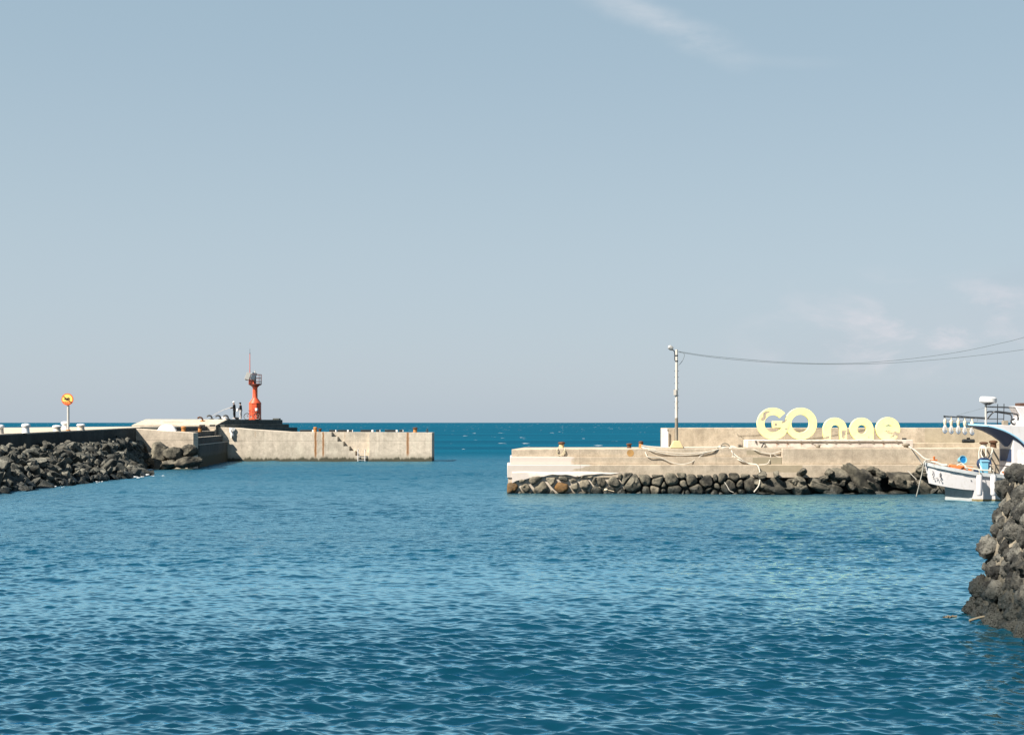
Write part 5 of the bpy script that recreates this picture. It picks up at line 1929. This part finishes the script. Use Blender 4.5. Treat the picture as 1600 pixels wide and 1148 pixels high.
LV = [rock_mesh('lava', 'lava', 700 + i, M['lava'], 4 if i < 9 else 3) for i in range(14)]
gw = random.Random(21)
lst = pack(-.1, 5.2, -.1, 2.85, [.24] * 14 + [.18] * 150 + [.135] * 330 + [.09] * 420 + [.06] * 200, .96, 60, 5)
arrs_v, arrs_f, off = [], [], 0
def add_stone(c, rot, sc_):
    global off
    me = LV[gw.randrange(9) if max(sc_) > .11 else 9 + gw.randrange(5)]
    n = len(me.vertices)
    co = np.empty(n * 3, dtype=np.float64)
    me.vertices.foreach_get('co', co)
    co = co.reshape(-1, 3) * np.array(sc_)
    Rm = np.array(Euler(rot).to_matrix())
    co = co @ Rm.T + np.array(c)
    f = np.empty(len(me.polygons) * 3, dtype=np.int32)
    me.polygons.foreach_get('vertices', f)
    arrs_v.append(co)
    arrs_f.append(f.reshape(-1, 3) + off)
    off += n
for (t_, z, r_) in lst:
    add_stone(wallpt(t_, z, gw.uniform(-.07, .05)), (gw.uniform(-.4, .4), gw.uniform(-.4, .4), gw.uniform(-.5, .5)), (r_ * gw.uniform(.85, 1.1), r_ * gw.uniform(.95, 1.15), r_ * gw.uniform(.95, 1.2)))
for (q, z, r_) in pack(.0, 3.0, -.1, 2.8, [.2] * 20 + [.15] * 160 + [.11] * 160, .95, 40, 6):   # return face behind the corner
    add_stone((X0w + BAT * z + q + .1, Yc - .05, z), (gw.uniform(-.4, .4), gw.uniform(-.4, .4), gw.uniform(-.5, .5)), (r_, r_ * .8, r_))
for i in range(14):    # capping stones
    add_stone(wallpt(i * .34 + .05, 2.70 + gw.uniform(0, .10), -.10), (gw.uniform(-.5, .5), gw.uniform(-.5, .5), gw.uniform(0, 3)), (.20, .21, .17))
    add_stone(wallpt(i * .34 + .2, 2.76 + gw.uniform(0, .12), -.5), (gw.uniform(-.5, .5), gw.uniform(-.5, .5), gw.uniform(0, 3)), (.22, .22, .16))
for (t_, z, r_) in ((-.1, .05, .24), (.4, -.05, .26), (1.0, .0, .22), (1.6, -.05, .28), (2.3, .02, .24), (3.0, .0, .28)):
    add_stone(wallpt(t_, z, .0), (gw.uniform(-.4, .4), gw.uniform(-.4, .4), gw.uniform(0, 3)), (r_, r_, r_ * 1.05))
V_ = np.concatenate(arrs_v).astype(np.float32)
F_ = np.concatenate(arrs_f).astype(np.int32)
me = bpy.data.meshes.new('stonework')
me.vertices.add(len(V_))
me.vertices.foreach_set('co', V_.ravel())
me.loops.add(F_.size)
me.loops.foreach_set('vertex_index', F_.ravel())
me.polygons.add(len(F_))
me.polygons.foreach_set('loop_start', np.arange(0, F_.size, 3, dtype=np.int32))
me.polygons.foreach_set('use_smooth', np.ones(len(F_), dtype=bool))
me.update(calc_edges=True)
me.materials.append(M['lava'])
o = bpy.data.objects.new('stonework', me)
C.objects.link(o)
hang(o, lw)
s = MB()
s.tube(spline([P(1515, 969, 27.2), P(1524, 966, 27.1), P(1536, 963, 27.0), P(1548, 962, 26.9), P(1556, 966, 26.8)], 6), [.025 - .0004 * i for i in range(25)], 6)
tag(s.obj('driftwood_stick', M['stick']), 'pale curved driftwood stick floating at the foot of the lava wall', 'stick')
s = MB()
for i in range(16):
    a = P(1485 + gw.uniform(-9, 9), 966 + gw.uniform(-2, 2), 27.6)
    s.tube([a, a + Vector((gw.uniform(-.08, .08), gw.uniform(-.1, .1), gw.uniform(.0, .06))), a + Vector((gw.uniform(-.12, .12), gw.uniform(-.1, .1), gw.uniform(-.02, .05)))], .014, 5)
tag(s.obj('seaweed_clump', M['stick']), 'small pale clump of seaweed floating left of the lava wall', 'seaweed')
